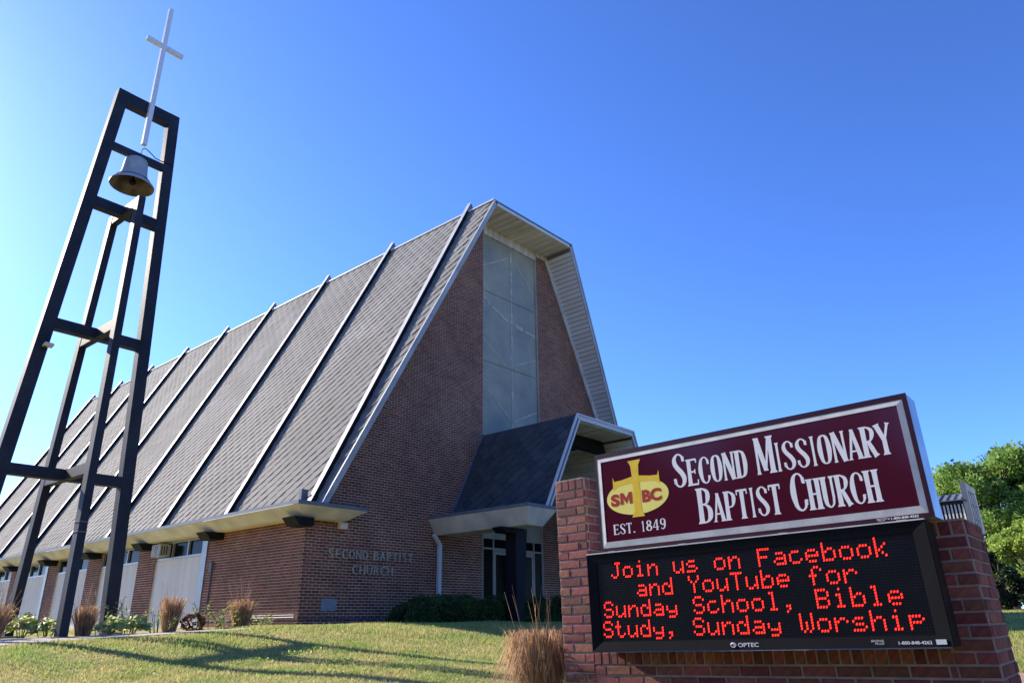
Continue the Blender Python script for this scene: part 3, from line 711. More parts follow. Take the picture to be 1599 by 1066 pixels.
uy,ux=(0,1,0),(1,0,0)
slay((FX,0,0),uy,(-1,0,0),3.302,3.581,LT,-.95,3.581,0)
soldier((FX,0,0),uy,(-1,0,0),3.302,3.581,LT)
slay((FX,0,0),uy,(-1,0,0),.722,.93,RT,-.95,.722,0)
soldier((FX,0,0),uy,(-1,0,0),.722,.93,RT)
slay((FX,0,0),uy,(-1,0,0),.931,3.301,-.238,-.95,.925-.06,1)
soldier((FX,0,0),uy,(-1,0,0),.931,3.301,-.238)
# returns (faces towards -y) and outer end, tops
slay((0,3.302,0),ux,(0,-1,0),FX+.02,FB,LT,-.15,FX+.02-.09,1); soldier((0,3.302,0),ux,(0,-1,0),FX+.02,FB,LT)
slay((0,.722,0),ux,(0,-1,0),FX+.02,FB,RT,-.95,FX+.02-.09,1); soldier((0,.722,0),ux,(0,-1,0),FX+.02,FB,RT)
slay((0,3.581,0),ux,(0,1,0),FX+.02,FB,LT,-.95,FX+.02-.09,1); soldier((0,3.581,0),ux,(0,1,0),FX+.02,FB,LT)
# rear
slay((FB,0,0),uy,(1,0,0),3.302,3.581,LT,-.95,3.581,0); slay((FB,0,0),uy,(1,0,0),.722,.93,RT,-.95,.722,0); slay((FB-.02,0,0),uy,(1,0,0),.931,3.301,-.238,-.95,.925,1)
campos=Vector((0,0,0))
bm_cache={}
def sbmesh(U,N,w_,h,dp):
    key=(tuple(U),tuple(N),round(w_,3),round(h,3))
    if key not in bm_cache:
        e=.0035; V=[];Z=Vector((0,0,1))
        for sx,sz in ((-1,-1),(1,-1),(1,1),(-1,1)): V.append(U*(sx*w_/2)+Z*(sz*h/2)-N*dp)
        for sx,sz in ((-1,-1),(1,-1),(1,1),(-1,1)): V.append(U*(sx*w_/2)+Z*(sz*h/2)-N*e)
        for sx,sz in ((-1,-1),(1,-1),(1,1),(-1,1)): V.append(U*(sx*(w_/2-e))+Z*(sz*(h/2-e)))
        F=[(8,9,10,11)]+[(i,(i+1)%4,(i+1)%4+4,i+4) for i in range(4)]+[(i+4,(i+1)%4+4,(i+1)%4+8,i+8) for i in range(4)]
        bm_cache[key]=(V,F)
    return bm_cache[key]
vis=[]; hid=[]
for s in sb:
    c,U,N,w_,h,dp=s
    wp=MS@c; nw=(MS.to_3x3()@N)
    hidden = nw.dot(-wp)<=0 or c.z<-.60 or (.876+.02<c.y<3.164-.13 and c.z>-.14 and abs(N.x)>.5)
    (hid if hidden else vis).append((wp.length,s))
vis.sort(key=lambda t:t[0])
hid+=vis[300:]; vis=vis[:300]
shared={}
for d,(c,U,N,w_,h,dp) in vis:
    key=(tuple(U),tuple(N),round(w_,3),round(h,3))
    if key not in shared:
        V_,F_=sbmesh(U,N,w_,h,dp); me=mesh('brick',V_,F_); me.materials.append(m_sbrick); shared[key]=me
    o=bpy.data.objects.new('brick',shared[key]); COL.objects.link(o); o.parent=pier.e; o.location=c
mb=MB()
for d,(c,U,N,w_,h,dp) in hid:
    V_,F_=sbmesh(U,N,w_,h,dp); mb.add([v+c for v in V_],F_)
mb.put('brickwork',m_sbrick,pier,kind='stuff')
# rough bed mortar sills (thin ledges that catch light) on top of the soldier courses
MB().box(FX-.004,FB,3.30,3.583,LT+.0825,LT+.094).put('top_mortar',m_smortar,pier); MB().box(FX-.004,FB,.720,.932,RT+.0825,RT+.094).put('top_mortar',m_smortar,pier)
# ---- illuminated cabinet
cab=Thing('sign_cabinet','maroon sign cabinet with white lettering and yellow oval church emblem','sign',M=MS)
cx0,cx1=4.692,4.93; ct,cb,cl,crr=1.256,.535,3.041,.819
MB().box(cx0+.012,cx1,crr+.004,cl-.004,cb,ct).put('cabinet_body',m_cabs,cab)
MB().box(cx0-.0,cx0+.0115,crr,cl,1.222,ct).box(cx0,cx0+.0115,crr,cl,cb,.557).box(cx0,cx0+.0115,crr,.846,.5575,1.2215).box(cx0,cx0+.0115,3.024,cl,.5575,1.2215).put('cabinet_frame',m_mar,cab)
e=.032
def ret(y0,y1,z0,z1,yi0,yi1,zi0,zi1,side):
    # bevelled metal retainer strip
    mb=MB(); xo=cx0+.0022; xi=cx0-.0014
    if side=='t': P=[(xo,y0,z1),(xo,y1,z1),(xi,yi1,zi1),(xi,yi0,zi1)]
    if side=='b': P=[(xi,yi0,zi0),(xi,yi1,zi0),(xo,y1,z0),(xo,y0,z0)]
    if side=='r': P=[(xo,y0,z0),(xi,yi0,zi0),(xi,yi0,zi1),(xo,y0,z1)]
    if side=='l': P=[(xi,yi1,zi0),(xo,y1,z0),(xo,y1,z1),(xi,yi1,zi1)]
    return mb.prism(P,(.0075,0,0)).put('retainer',m_sfr,cab)
for s_ in 'tbrl': ret(.846,3.024,.5575,1.2215,.846+.036,3.024-.036,.5575+.042,1.2215-.030,s_)
face=MB().box(cx0+.0005,cx0+.0115,.878,2.992,.597,1.194).put('sign_face',m_face,cab)
LAY=[0]
def plate(pts,mat,name,par,x=None,th=.0012):
    """flat vinyl shape from (t,z) outline; t grows to the left as seen"""
    LAY[0]+=1; xx=(x if x is not None else cx0)
    return MB().prism([(xx,a,b) for a,b in pts],(-th,0,0)).put(name,mat,par)
# condensed flared serif alphabet, drawn with strokes in a unit box
def crv(pts,n=7):
    P=[Vector((a,b,w)) for a,b,w in pts]; o=[]
    P=[P[0]*2-P[1]]+P+[P[-1]*2-P[-2]]
    for i in range(1,len(P)-2):
        for k in range(n):
            t=k/n; a,b,c,d=P[i-1],P[i],P[i+1],P[i+2]
            o.append(.5*((2*b)+(c-a)*t+(2*a-5*b+4*c-d)*t*t+(3*b-a-3*c+d)*t*t*t))
    o.append(P[-2]); return [(v.x,v.y,v.z) for v in o]
S_,N_=.30,.13    # thick and thin stroke widths (fraction of letter width)
def stem(x,y0=0,y1=1,w=S_): 
    return [(x,y0,w*1.55),(x,y0+.03*(1 if y1>y0 else -1),w*1.45),(x,y0+.07,w*1.02),(x,(y0+y1)/2,w*.92),(x,y1-.07,w*1.02),(x,y1-.03,w*1.45),(x,y1,w*1.55)]
def hst(y,x0,x1,w=.055): return ('h',x0,x1,y,w)
GL={
'I':[stem(.5)],
'E':[stem(.22),hst(.965,.2,.9,.07),hst(.51,.2,.72,.06),hst(.035,.2,.95,.07),hst(.90,.84,.95,.14),hst(.51,.68,.78,.17),hst(.12,.88,.99,.16)],
'T':[stem(.5),hst(.965,.02,.98,.07),hst(.90,.0,.10,.16),hst(.90,.90,1.0,.16)],
'H':[stem(.2),stem(.8),hst(.5,.2,.8,.06)],
'N':[stem(.13,w=.15),[(.16,1,.3),(.84,.0,.3)],stem(.87,w=.15),hst(.98,0,.3,.04)],
'M':[stem(.10,w=.12),[(.14,1,.24),(.5,.08,.2)],[(.5,.08,.10),(.82,1,.10)],stem(.88,w=.22)],
'A':[[(.5,.99,.16),(.14,.06,.14),(.12,0,.3)],[(.48,.99,.22),(.84,.06,.27),(.86,0,.42)],hst(.27,.25,.78,.055)],
'Y':[[(.10,1,.40),(.14,.94,.3),(.5,.46,.25)],[(.9,1,.30),(.86,.94,.15),(.52,.46,.14)],[(.5,.5,.26),(.5,.07,.27),(.5,.03,.40),(.5,0,.42)]],
'D':[stem(.2),crv([(.2,.965,.07),(.45,.965,.10),(.72,.86,.22),(.82,.5,.30),(.72,.14,.22),(.45,.035,.10),(.2,.035,.07)])],
'O':[crv([(.5,.975,.08),(.25,.87,.2),(.16,.5,.30),(.25,.13,.2),(.5,.025,.08),(.75,.13,.2),(.84,.5,.30),(.75,.87,.2),(.5,.975,.08)])],
'C':[crv([(.90,.72,.20),(.80,.90,.12),(.55,.975,.09),(.27,.86,.2),(.16,.5,.31),(.27,.14,.2),(.55,.025,.09),(.80,.10,.12),(.90,.28,.20)]),hst(.78,.83,.97,.16),hst(.22,.83,.97,.14)],
'S':[crv([(.85,.76,.18),(.76,.91,.12),(.50,.975,.09),(.24,.88,.2),(.20,.74,.27),(.34,.60,.27),(.66,.42,.28),(.82,.26,.27),(.76,.11,.2),(.50,.025,.09),(.24,.09,.12),(.13,.26,.19)]),hst(.82,.80,.94,.15),hst(.20,.05,.19,.15)],
'B':[stem(.2),crv([(.2,.965,.07),(.5,.96,.1),(.76,.87,.22),(.78,.70,.26),(.62,.55,.12),(.2,.525,.06)]),crv([(.2,.525,.06),(.6,.50,.12),(.84,.36,.27),(.82,.16,.27),(.58,.04,.1),(.2,.035,.07)])],
'P':[stem(.2),crv([(.2,.965,.07),(.5,.96,.1),(.80,.84,.24),(.82,.66,.27),(.66,.48,.14),(.2,.43,.06)])],
'R':[stem(.2),crv([(.2,.965,.07),(.5,.96,.1),(.78,.86,.22),(.80,.70,.25),(.62,.53,.12),(.2,.50,.06)]),[(.45,.52,.2),(.62,.30,.27),(.80,.08,.26),(.90,.0,.36)]],
'U':[[(.2,1,.42),(.2,.95,.40),(.2,.9,.30),(.2,.3,.29)],[(.82,1,.30),(.82,.95,.28),(.82,.9,.16),(.82,.3,.16)],crv([(.2,.31,.29),(.26,.12,.22),(.5,.025,.10),(.74,.11,.13),(.82,.31,.16)])],
'1':[[(.5,1,.26),(.5,.08,.28),(.5,.04,.5),(.5,0,.6)],[(.22,.80,.1),(.42,.95,.14)]],
'8':[crv([(.5,.975,.1),(.24,.86,.24),(.28,.64,.24),(.5,.52,.2),(.74,.66,.24),(.74,.86,.24),(.5,.975,.1)]),crv([(.5,.52,.2),(.18,.36,.28),(.2,.14,.26),(.5,.025,.1),(.8,.14,.26),(.82,.36,.28),(.5,.52,.2)])],
'4':[[(.68,1,.24),(.68,.08,.26),(.68,.03,.46),(.68,0,.5)],[(.62,.98,.14),(.08,.30,.14)],hst(.28,.03,.97,.07)],
'9':[crv([(.80,.62,.26),(.5,.42,.12),(.2,.60,.26),(.24,.88,.22),(.5,.975,.1),(.78,.86,.24),(.82,.6,.28),(.74,.22,.24),(.48,.03,.12),(.2,.14,.18)])],
'.':[hst(.07,.2,.8,.13)],
}
def glyph(ch,t0,z0,w_,h,mat,par,x=cx0+.0001,name='letter',bold=1.0):
    """t0: left edge as seen (largest t)"""
    mb=MB(); k=0
    for s in GL[ch]:
        xx=x-.00012*k; k+=1
        if s[0]=='h':
            _,a,b,y,wd=s; P=[(xx,t0-a*w_,z0+(y-wd/2)*h),(xx,t0-b*w_,z0+(y-wd/2)*h),(xx,t0-b*w_,z0+(y+wd/2)*h),(xx,t0-a*w_,z0+(y+wd/2)*h)]
            mb.prism(P,(-.00005,0,0)); continue
        pts=[(t0-a*w_,z0+b*h) for a,b,_ in s]; wd=[q[2]*w_*bold for q in s]; n=len(pts); L=[];Rr=[]
        for i in range(n):
            p0=Vector(pts[max(i-1,0)]);p1=Vector(pts[min(i+1,n-1)]); d=(p1-p0)
            d=d.normalized() if d.length>1e-9 else Vector((0,1)); nn=Vector((-d.y,d.x))*wd[i]/2
            if abs(d.y)>.98: nn=Vector((math.copysign(wd[i]/2,nn.x),0))
            p=Vector(pts[i]); L.append(p+nn);Rr.append(p-nn)
        b0=len(mb.V)
        mb.V+=[(xx,q.x,q.y) for q in L]+[(xx,q.x,q.y) for q in Rr]
        mb.F+=[(b0+i,b0+i+1,b0+n+i+1,b0+n+i) for i in range(n-1)]
    return mb.put(name,mat,par)
def word(s,tl,tr,z0,h0,h1,mat,par,wI=.55,wM=1.35,first=1.25,gap=.12,bold=1.0,name='letter'):
    ws=[ {'I':wI,'M':wM,'.':.45,'1':.7,' ':.7,'T':.95}.get(c,1.)*(first if i==0 else 1) for i,c in enumerate(s)]
    tot=sum(ws)+gap*(len(s)-1); k=(tl-tr)/tot; t=tl
    for i,(c,w_) in enumerate(zip(s,ws)):
        if c!=' ': glyph(c,t,z0,w_*k,h0 if i==0 else h1,mat,par,bold=bold,name=name)
        t-=(w_+gap)*k
word('SECOND',2.392,1.842,.910,.240,.186,m_slet,cab,bold=1.2,gap=.08)
word('MISSIONARY',1.782,.948,.912,.243,.188,m_slet,cab,first=1.0,wM=1.5,bold=1.2,gap=.08)
word('BAPTIST',2.232,1.655,.648,.238,.190,m_slet,cab,bold=1.2,gap=.08)
word('CHURCH',1.590,1.068,.648,.240,.190,m_slet,cab,bold=1.2,gap=.08)
word('EST. 1849',2.921,2.487,.645,.073,.073,m_slet,cab,first=1.,wI=.5,bold=.9)
# emblem: yellow oval, golden flared cross behind and in front, letters SM BC
emb=[]; n=44
el=[(2.698+.258*math.cos(2*math.pi*k/n),.898+.128*math.sin(2*math.pi*k/n)) for k in range(n)]
plate(el,m_yel,'emblem_oval',cab,cx0+.0001,.0003)
up=[(2.752,1.163),(2.643,1.163),(2.664,1.125),(2.668,1.06),(2.668,.80),(2.664,.785),(2.645,.752),(2.752,.752),(2.733,.785),(2.727,.80),(2.727,1.06),(2.731,1.125)]
plate(up,m_yel2,'emblem_cross',cab,cx0-.0005,.0003)
arm=[(2.892,1.062),(2.88,1.028),(2.82,1.031),(2.728,1.046),(2.728,.998),(2.80,.995),(2.86,.985),(2.895,.962)]
plate(arm,m_yel2,'emblem_cross',cab,cx0-.0003,.0003)
arm2=[(2*2.698-a,b) for a,b in arm[::-1]]
plate(arm2,m_yel2,'emblem_cross',cab,cx0-.0003,.0003)
def flat_text(s,tl,tr,z0,h,mat,par,x,name='lettering',offset=0,shear=0):
    V_,F_=textmesh(s,h/.7,0,offset,shear=shear); xs=[v[0] for v in V_]; ys=[v[1] for v in V_]; mn,mx=min(xs),max(xs); k=(tl-tr)/(mx-mn); ky=h/max(1e-6,max(ys)-max(0,min(ys)))
    return put(name,[(x,tl-(v[0]-mn)*k,z0+v[1]*ky) for v in V_],F_,mat,par)
flat_text('S',2.922,2.846,.853,.083,m_red,cab,cx0-.0011,offset=.007)
for P_ in ([(2.840,.853),(2.815,.853),(2.815,.938),(2.840,.938)],[(2.764,.853),(2.739,.853),(2.739,.938),(2.764,.938)]): plate(P_,m_red,'lettering',cab,cx0-.0010,.0002)
plate([(2.8145,.938),(2.8145,.898),(2.7895,.856),(2.7645,.898),(2.7645,.938),(2.7895,.896)],m_red,'lettering',cab,cx0-.0010,.0002)
flat_text('BC',2.657,2.498,.853,.083,m_red,cab,cx0-.0011,offset=.006)
flat_text('1-800-848-4262',1.045,.900,.5405,.0125,m_slet,cab,cx0-.001,offset=.0003)
flat_text('SIGNS',1.125,1.065,.5465,.008,m_slet,cab,cx0-.001,shear=.3); flat_text('PLUS',1.118,1.078,.5375,.008,m_slet,cab,cx0-.001,shear=.3)
MB().box(cx0-.0012,cx0-.0004,1.052,1.064,.545,.549).put('arrow_mark',m_slet,cab)
for t_ in (2.93,2.36,1.66,.97):
    mb=MB()
    for k in range(5): mb.box(cx0+.002,cx0+.012,t_+.011*k,t_+.011*k+.007,.5225,.5345)
    mb.put('vent_slots',m_slet,cab)
MB().box(4.80,4.84,1.2,1.24,.42,.534).box(4.80,4.84,2.7,2.74,.42,.534).put('mounting_bracket',m_dark,cab)
# ---- LED message board
led=Thing('message_board','black electronic message board glowing with red dot letters on the brick sign','message board',M=MS)
dl,drr,dtt,db=3.164,.876,.521,-.139; il,ir,itp,ibt=3.090,.950,.458,-.076; dx=4.676
MB().box(dx+.035,FX-.012,drr+.002,dl-.002,db+.002,dtt-.002).put('housing',m_blk,led)
def fpr(P): return MB().prism(P,(.034,0,0)).put('frame',m_lfr,led)
bx=.010
for P in ([(dx,dl,dtt),(dx,drr,dtt),(dx+bx,ir,itp),(dx+bx,il,itp)],[(dx+bx,il,ibt),(dx+bx,ir,ibt),(dx,drr,db),(dx,dl,db)],[(dx,dl,db),(dx,dl,dtt),(dx+bx,il,itp),(dx+bx,il,ibt)],[(dx+bx,ir,ibt),(dx+bx,ir,itp),(dx,drr,dtt),(dx,drr,db)]): fpr(P)
MB().box(dx-.002,dx+.036,drr,dl,dtt+.0005,dtt+.008).put('top_trim',m_sfr,led)
px=dx+.018
MB().box(px,px+.006,ir+.001,il-.001,ibt+.001,itp-.001).put('panel',m_lpan,led)
NC,NR=128,33; pt_=(il-ir-.006)/NC; pz=(itp-ibt-.010)/NR
# unlit pixels and louvre ribs
mb=MB()
for r in range(NR+1):
    z=ibt+.005+pz*r; mb.box(px-.0035,px-.0003,ir+.002,il-.002,z-.0011,z+.0011)
for c in range(0,NC+1):
    t_=ir+.003+pt_*c; mb.box(px-.0016,px-.0003,t_-.0012,t_+.0012,ibt+.002,itp-.002)
mb.put('louvres',m_ldot,led,kind='stuff')
FONT={
'J':['00111','00010','00010','00010','00010','10010','01100'],'o':['00000','00000','01110','10001','10001','10001','01110'],
'i':['00100','00000','01100','00100','00100','00100','01110'],'n':['00000','00000','10110','11001','10001','10001','10001'],
'u':['00000','00000','10001','10001','10001','10011','01101'],'s':['00000','00000','01110','10000','01110','00001','11110'],
'F':['11111','10000','10000','11110','10000','10000','10000'],'a':['00000','00000','01110','00001','01111','10001','01111'],
'c':['00000','00000','01110','10000','10000','10001','01110'],'e':['00000','00000','01110','10001','11111','10000','01110'],
'b':['10000','10000','10110','11001','10001','10001','11110'],'k':['10000','10000','10010','10100','11000','10100','10010'],
'd':['00001','00001','01101','10011','10001','10001','01111'],'Y':['10001','10001','01010','00100','00100','00100','00100'],
'T':['11111','00100','00100','00100','00100','00100','00100'],'f':['00110','01001','01000','11100','01000','01000','01000'],
'r':['00000','00000','10110','11001','10000','10000','10000'],'S':['01110','10001','10000','01110','00001','10001','01110'],
'y':['00000','00000','10001','10001','01111','00001','01110'],'h':['10000','10000','10110','11001','10001','10001','10001'],
'l':['01100','00100','00100','00100','00100','00100','01110'],',':['00000','00000','00000','00000','01100','00100','01000'],
'B':['11110','10001','10001','11110','10001','10001','11110'],'t':['01000','01000','11100','01000','01000','01001','00110'],
'W':['10001','10001','10001','10101','10101','10101','01010'],'p':['00000','00000','11110','10001','11110','10000','10000']}
for ln,(txt,off) in enumerate((('Join us on Facebook',6),('and YouTube for',18),('Sunday School, Bible',1),('Study, Sunday Worship',0))):
    for i,ch in enumerate(txt):
        if ch==' ': continue
        mb=MB(); drop=1 if ch in 'y,' and ch=='y' else 0
        if ch==',': drop=1
        for r,rowb in enumerate(FONT[ch]):
            for c,bit in enumerate(rowb):
                if bit=='1':
                    t_=il-.003-pt_*(off+i*6+c+1.5); z=itp-.004-pz*(ln*8.25+r+drop+.55)
                    R1=.0074; base=len(mb.V); xx=px-.0042
                    for k in range(6):
                        a=math.pi/3*k+.5; 
                        mb.V.append((xx,t_-R1*.72*math.cos(a)-.25*R1*math.sin(a),z+R1*1.0*math.sin(a)))
                    mb.F.append(tuple(base+k for k in range(6)))
        mb.put('led_letter',m_led,led)
flat_text('OPTEC',2.072,1.938,-.122,.0235,m_slet,led,dx+.0005,offset=.0004)
ring=MB().tube([(dx-.0002+0*math.cos(a),2.102+.017*math.cos(a),-.110+.0125*math.sin(a)) for a in [2*math.pi*k/20 for k in range(21)]],.0022,5,False)
ring.tube([(dx,2.112,-.104),(dx,2.102,-.101),(dx,2.094,-.108),(dx,2.097,-.116)],.0032,5); ring.put('logo_ring',m_slet,led)
flat_text('1-800-848-4262',1.142,.975,-.122,.0165,m_slet,led,dx+.0005,offset=.0004)
flat_text('SIGNS',1.285,1.215,-.107,.0105,m_slet,led,dx+.0005,shear=.3); flat_text('PLUS',1.265,1.215,-.121,.0105,m_slet,led,dx+.0005,shear=.3)
MB().box(dx-.0012,dx+.003,.905,.955,-.125,-.100).put('sticker',m_white,led)
PLACE_END=True
# ------------------------------------------------------------------ VEGETATION
def add_np(name,V,F,mat,parent=None,base=(0,0,0),**k):
    """numpy mesh: V (n,3), F (m,k) constant polygon size"""
    V=np.asarray(V,dtype=np.float32)-np.asarray(base,dtype=np.float32); F=np.asarray(F,dtype=np.int32); m,s=F.shape
    me=bpy.data.meshes.new(name); me.vertices.add(len(V)); me.vertices.foreach_set('co',V.ravel())
    me.loops.add(m*s); me.loops.foreach_set('vertex_index',F.ravel()); me.polygons.add(m)
    me.polygons.foreach_set('loop_start',np.arange(0,m*s,s,dtype=np.int32)); me.polygons.foreach_set('loop_total',np.full(m,s,dtype=np.int32))
    me.update(calc_edges=True); me.materials.append(mat)
    o=bpy.data.objects.new(name,me); COL.objects.link(o)
    if parent is not None: o.parent=parent_of(parent)
    tag(o,k.get('label'),k.get('cat'),k.get('group'),k.get('kind')); return o
gzv=np.vectorize(wob)
def inpoly(x,y,P):
    c=False; j=len(P)-1
    for i in range(len(P)):
        if (P[i][1]>y)!=(P[j][1]>y) and x<(P[j][0]-P[i][0])*(y-P[i][1])/(P[j][1]-P[i][1])+P[i][0]: c=not c
        j=i
    return c
slabpoly=[(-4,12.2),(1.5,11.4),(3.28,11.85),(3.92,12.0),(5.09,12.02),(5.86,11.88),(6.7,11.62),(6.95,12.05),(6.0,12.75),(5.0,13.35),(4.1,13.7),(3.2,13.6),(1.5,13.4),(-4,14.2)]
pathpoly=PA+PB[::-1]
def bed(x,y): return (y>12.1+.25*(x-6)*0 and x<7.0 and y<15.6) or (x>6.9 and x<9.7 and y>13.9) or x>13.3 and y>11.2 and x<20.7 or (x>9.6 and y>14.8)
# lawn blades: density falls off with distance from where people stand
n=620000
az=rng.uniform(R_(12),R_(100),n); rr=np.exp(rng.uniform(np.log(3.2),np.log(19),n)); x=rr*np.sin(az); y=rr*np.cos(az)
n2=60000; x2=rng.uniform(8.5,48,n2); y2=x2*np.tan(rng.uniform(R_(4),R_(14),n2)); x=np.concatenate([x,x2]);y=np.concatenate([y,y2])
keep=np.array([not(bed(a,b) or inpoly(a,b,slabpoly) or inpoly(a,b,pathpoly) or (4.8<a<5.65 and .6<b<3.7)) for a,b in zip(x,y)])
x=x[keep];y=y[keep]; n=len(x); z=gzv(x,y)
dist=np.hypot(x,y); hgt=rng.uniform(.014,.036,n)*(1+.35*np.sin(x*2.1)*np.sin(y*1.7))*np.clip(dist/8,.9,1.6); tuft=rng.random(n)<.006; hgt[tuft]*=1.8
wd=rng.uniform(.0025,.005,n)*np.clip(dist/6,1,5); a=rng.uniform(0,2*np.pi,n); lx=rng.normal(0,.018,n); ly=rng.normal(0,.018,n)
V=np.zeros((n,3,3)); V[:,0]=np.stack([x-np.cos(a)*wd,y-np.sin(a)*wd,z-.005],1); V[:,1]=np.stack([x+np.cos(a)*wd,y+np.sin(a)*wd,z-.005],1); V[:,2]=np.stack([x+lx,y+ly,z+hgt],1)
add_np('grass',V.reshape(-1,3),np.arange(3*n).reshape(n,3),m_grass,kind='stuff')
# broad-leaved weeds and clover in the lawn
nw=2400; cxs=rng.uniform(3.5,11,26); cys=rng.uniform(5.5,11.2,26); ci=rng.integers(0,26,nw)
x=cxs[ci]+rng.normal(0,.13,nw); y=cys[ci]+rng.normal(0,.10,nw)
kp=np.array([not(inpoly(a,b,slabpoly) or inpoly(a,b,pathpoly) or bed(a,b)) for a,b in zip(x,y)]); x=x[kp];y=y[kp];nw=len(x); z=gzv(x,y)+rng.uniform(.012,.04,nw)
P=np.stack([x,y,z],1); t1=rng.normal(size=(nw,3)); t1[:,2]*=.5; t1/=np.linalg.norm(t1,axis=1)[:,None]; t2=rng.normal(size=(nw,3)); t2-=(t2*t1).sum(1)[:,None]*t1; t2/=np.linalg.norm(t2,axis=1)[:,None]
s_=rng.uniform(.008,.022,nw)[:,None]; V=np.stack([P-t1*s_,P+t2*s_*.6,P+t1*s_,P-t2*s_*.6],1)
add_np('lawn_weeds',V.reshape(-1,3),np.arange(4*nw).reshape(nw,4),m_bush,kind='stuff')
# leafy low plants
def leaf_cloud(name,c,rad,n,size,mat,parent,base,up=.3,flat=.6,aspect=.5,shell=.45):
    """n four-sided leaves in an ellipsoid"""
    d=rng.normal(size=(n,3)); d/=np.linalg.norm(d,axis=1)[:,None]; r=shell+(1-shell)*rng.random(n)**.5
    P=np.array(c)+d*np.array(rad)*r[:,None]
    P=P[P[:,2]>c[2]-rad[2]*.98]; n=len(P); dd=d[:n]
    t1=rng.normal(size=(n,3)); t1[:,2]*=flat; t1/=np.linalg.norm(t1,axis=1)[:,None]; t2=rng.normal(size=(n,3)); t2-= (t2*t1).sum(1)[:,None]*t1; t2/=np.linalg.norm(t2,axis=1)[:,None]
    s=size*rng.uniform(.6,1.3,n)[:,None]
    V=np.stack([P-t1*s,P+t2*s*aspect,P+t1*s,P-t2*s*aspect],1)
    return add_np(name,V.reshape(-1,3),np.arange(4*n).reshape(n,4),mat,parent,base)
def hosta(x,y,r,h,label,n=46,mat=None,cat='plant',group=None):
    g=wob(x,y); T=Thing('hosta',label,cat,(x,y,g),group); V=[];F=[]
    lv=MB()
    for i in range(n):
        a=random.uniform(0,6.283); q=random.random()**.7; ln=r*random.uniform(.45,.62); w_=ln*.34; el=random.uniform(.15,1.1)*(1-.5*q)
        s=Vector((x+math.cos(a)*r*.55*q,y+math.sin(a)*r*.55*q,g+h*(1-.55*q)*random.uniform(.5,1)))
        d=Vector((math.cos(a)*math.cos(el),math.sin(a)*math.cos(el),math.sin(el))); sd_=Vector((-math.sin(a),math.cos(a),0))
        m1=s+d*ln*.35+Vector((0,0,.02)); m2=s+d*ln*.75; tp=s+d*ln+Vector((0,0,-ln*.35))
        V_=[s,m1-sd_*w_,m1+Vector((0,0,-.02)),m1+sd_*w_,m2-sd_*w_*.7+Vector((0,0,-.03)),m2,m2+sd_*w_*.7+Vector((0,0,-.03)),tp]
        lv.add(V_,[(0,1,2),(0,2,3),(1,4,5,2),(2,5,6,3),(4,7,5),(5,7,6)])
    lv.put('leaves',mat or m_hosta,T,kind='stuff')
    st=MB()
    for i in range(6):
        a=random.uniform(0,6.28); st.tube([(x,y,g-.02),(x+.1*math.cos(a),y+.1*math.sin(a),g+h*.7)],.006,4)
    st.put('stems',m_stem,T,kind='stuff'); return T
def weed(x,y,h,label,ns=5,spread=.18,cat='plant',group=None):
    g=wob(x,y); T=Thing('leafy_plant',label,cat,(x,y,g),group); st=MB(); lv=MB()
    for i in range(ns):
        a=random.uniform(0,6.28); b=Vector((x+spread*.5*math.cos(a),y+spread*.5*math.sin(a),g-.02)); t_=b+Vector((spread*math.cos(a),spread*math.sin(a),h*random.uniform(.6,1)))
        st.tube([b,b.lerp(t_,.5)+Vector((0,0,.03)),t_],[.007,.005,.003],4)
        m=int(9*h/.5)+3
        for k in range(m):
            p=b.lerp(t_,.25+.75*k/m); aa=random.uniform(0,6.28); ln=random.uniform(.05,.10); w_=ln*.3
            d=Vector((math.cos(aa),math.sin(aa),random.uniform(0,.6))).normalized(); sd_=d.cross(Vector((0,0,1))).normalized()
            lv.add([p,p+d*ln*.5-sd_*w_,p+d*ln,p+d*ln*.5+sd_*w_],[(0,1,2,3)])
    lv.put('leaves',m_weed,T,kind='stuff'); st.put('stems',m_stem,T,kind='stuff'); return T
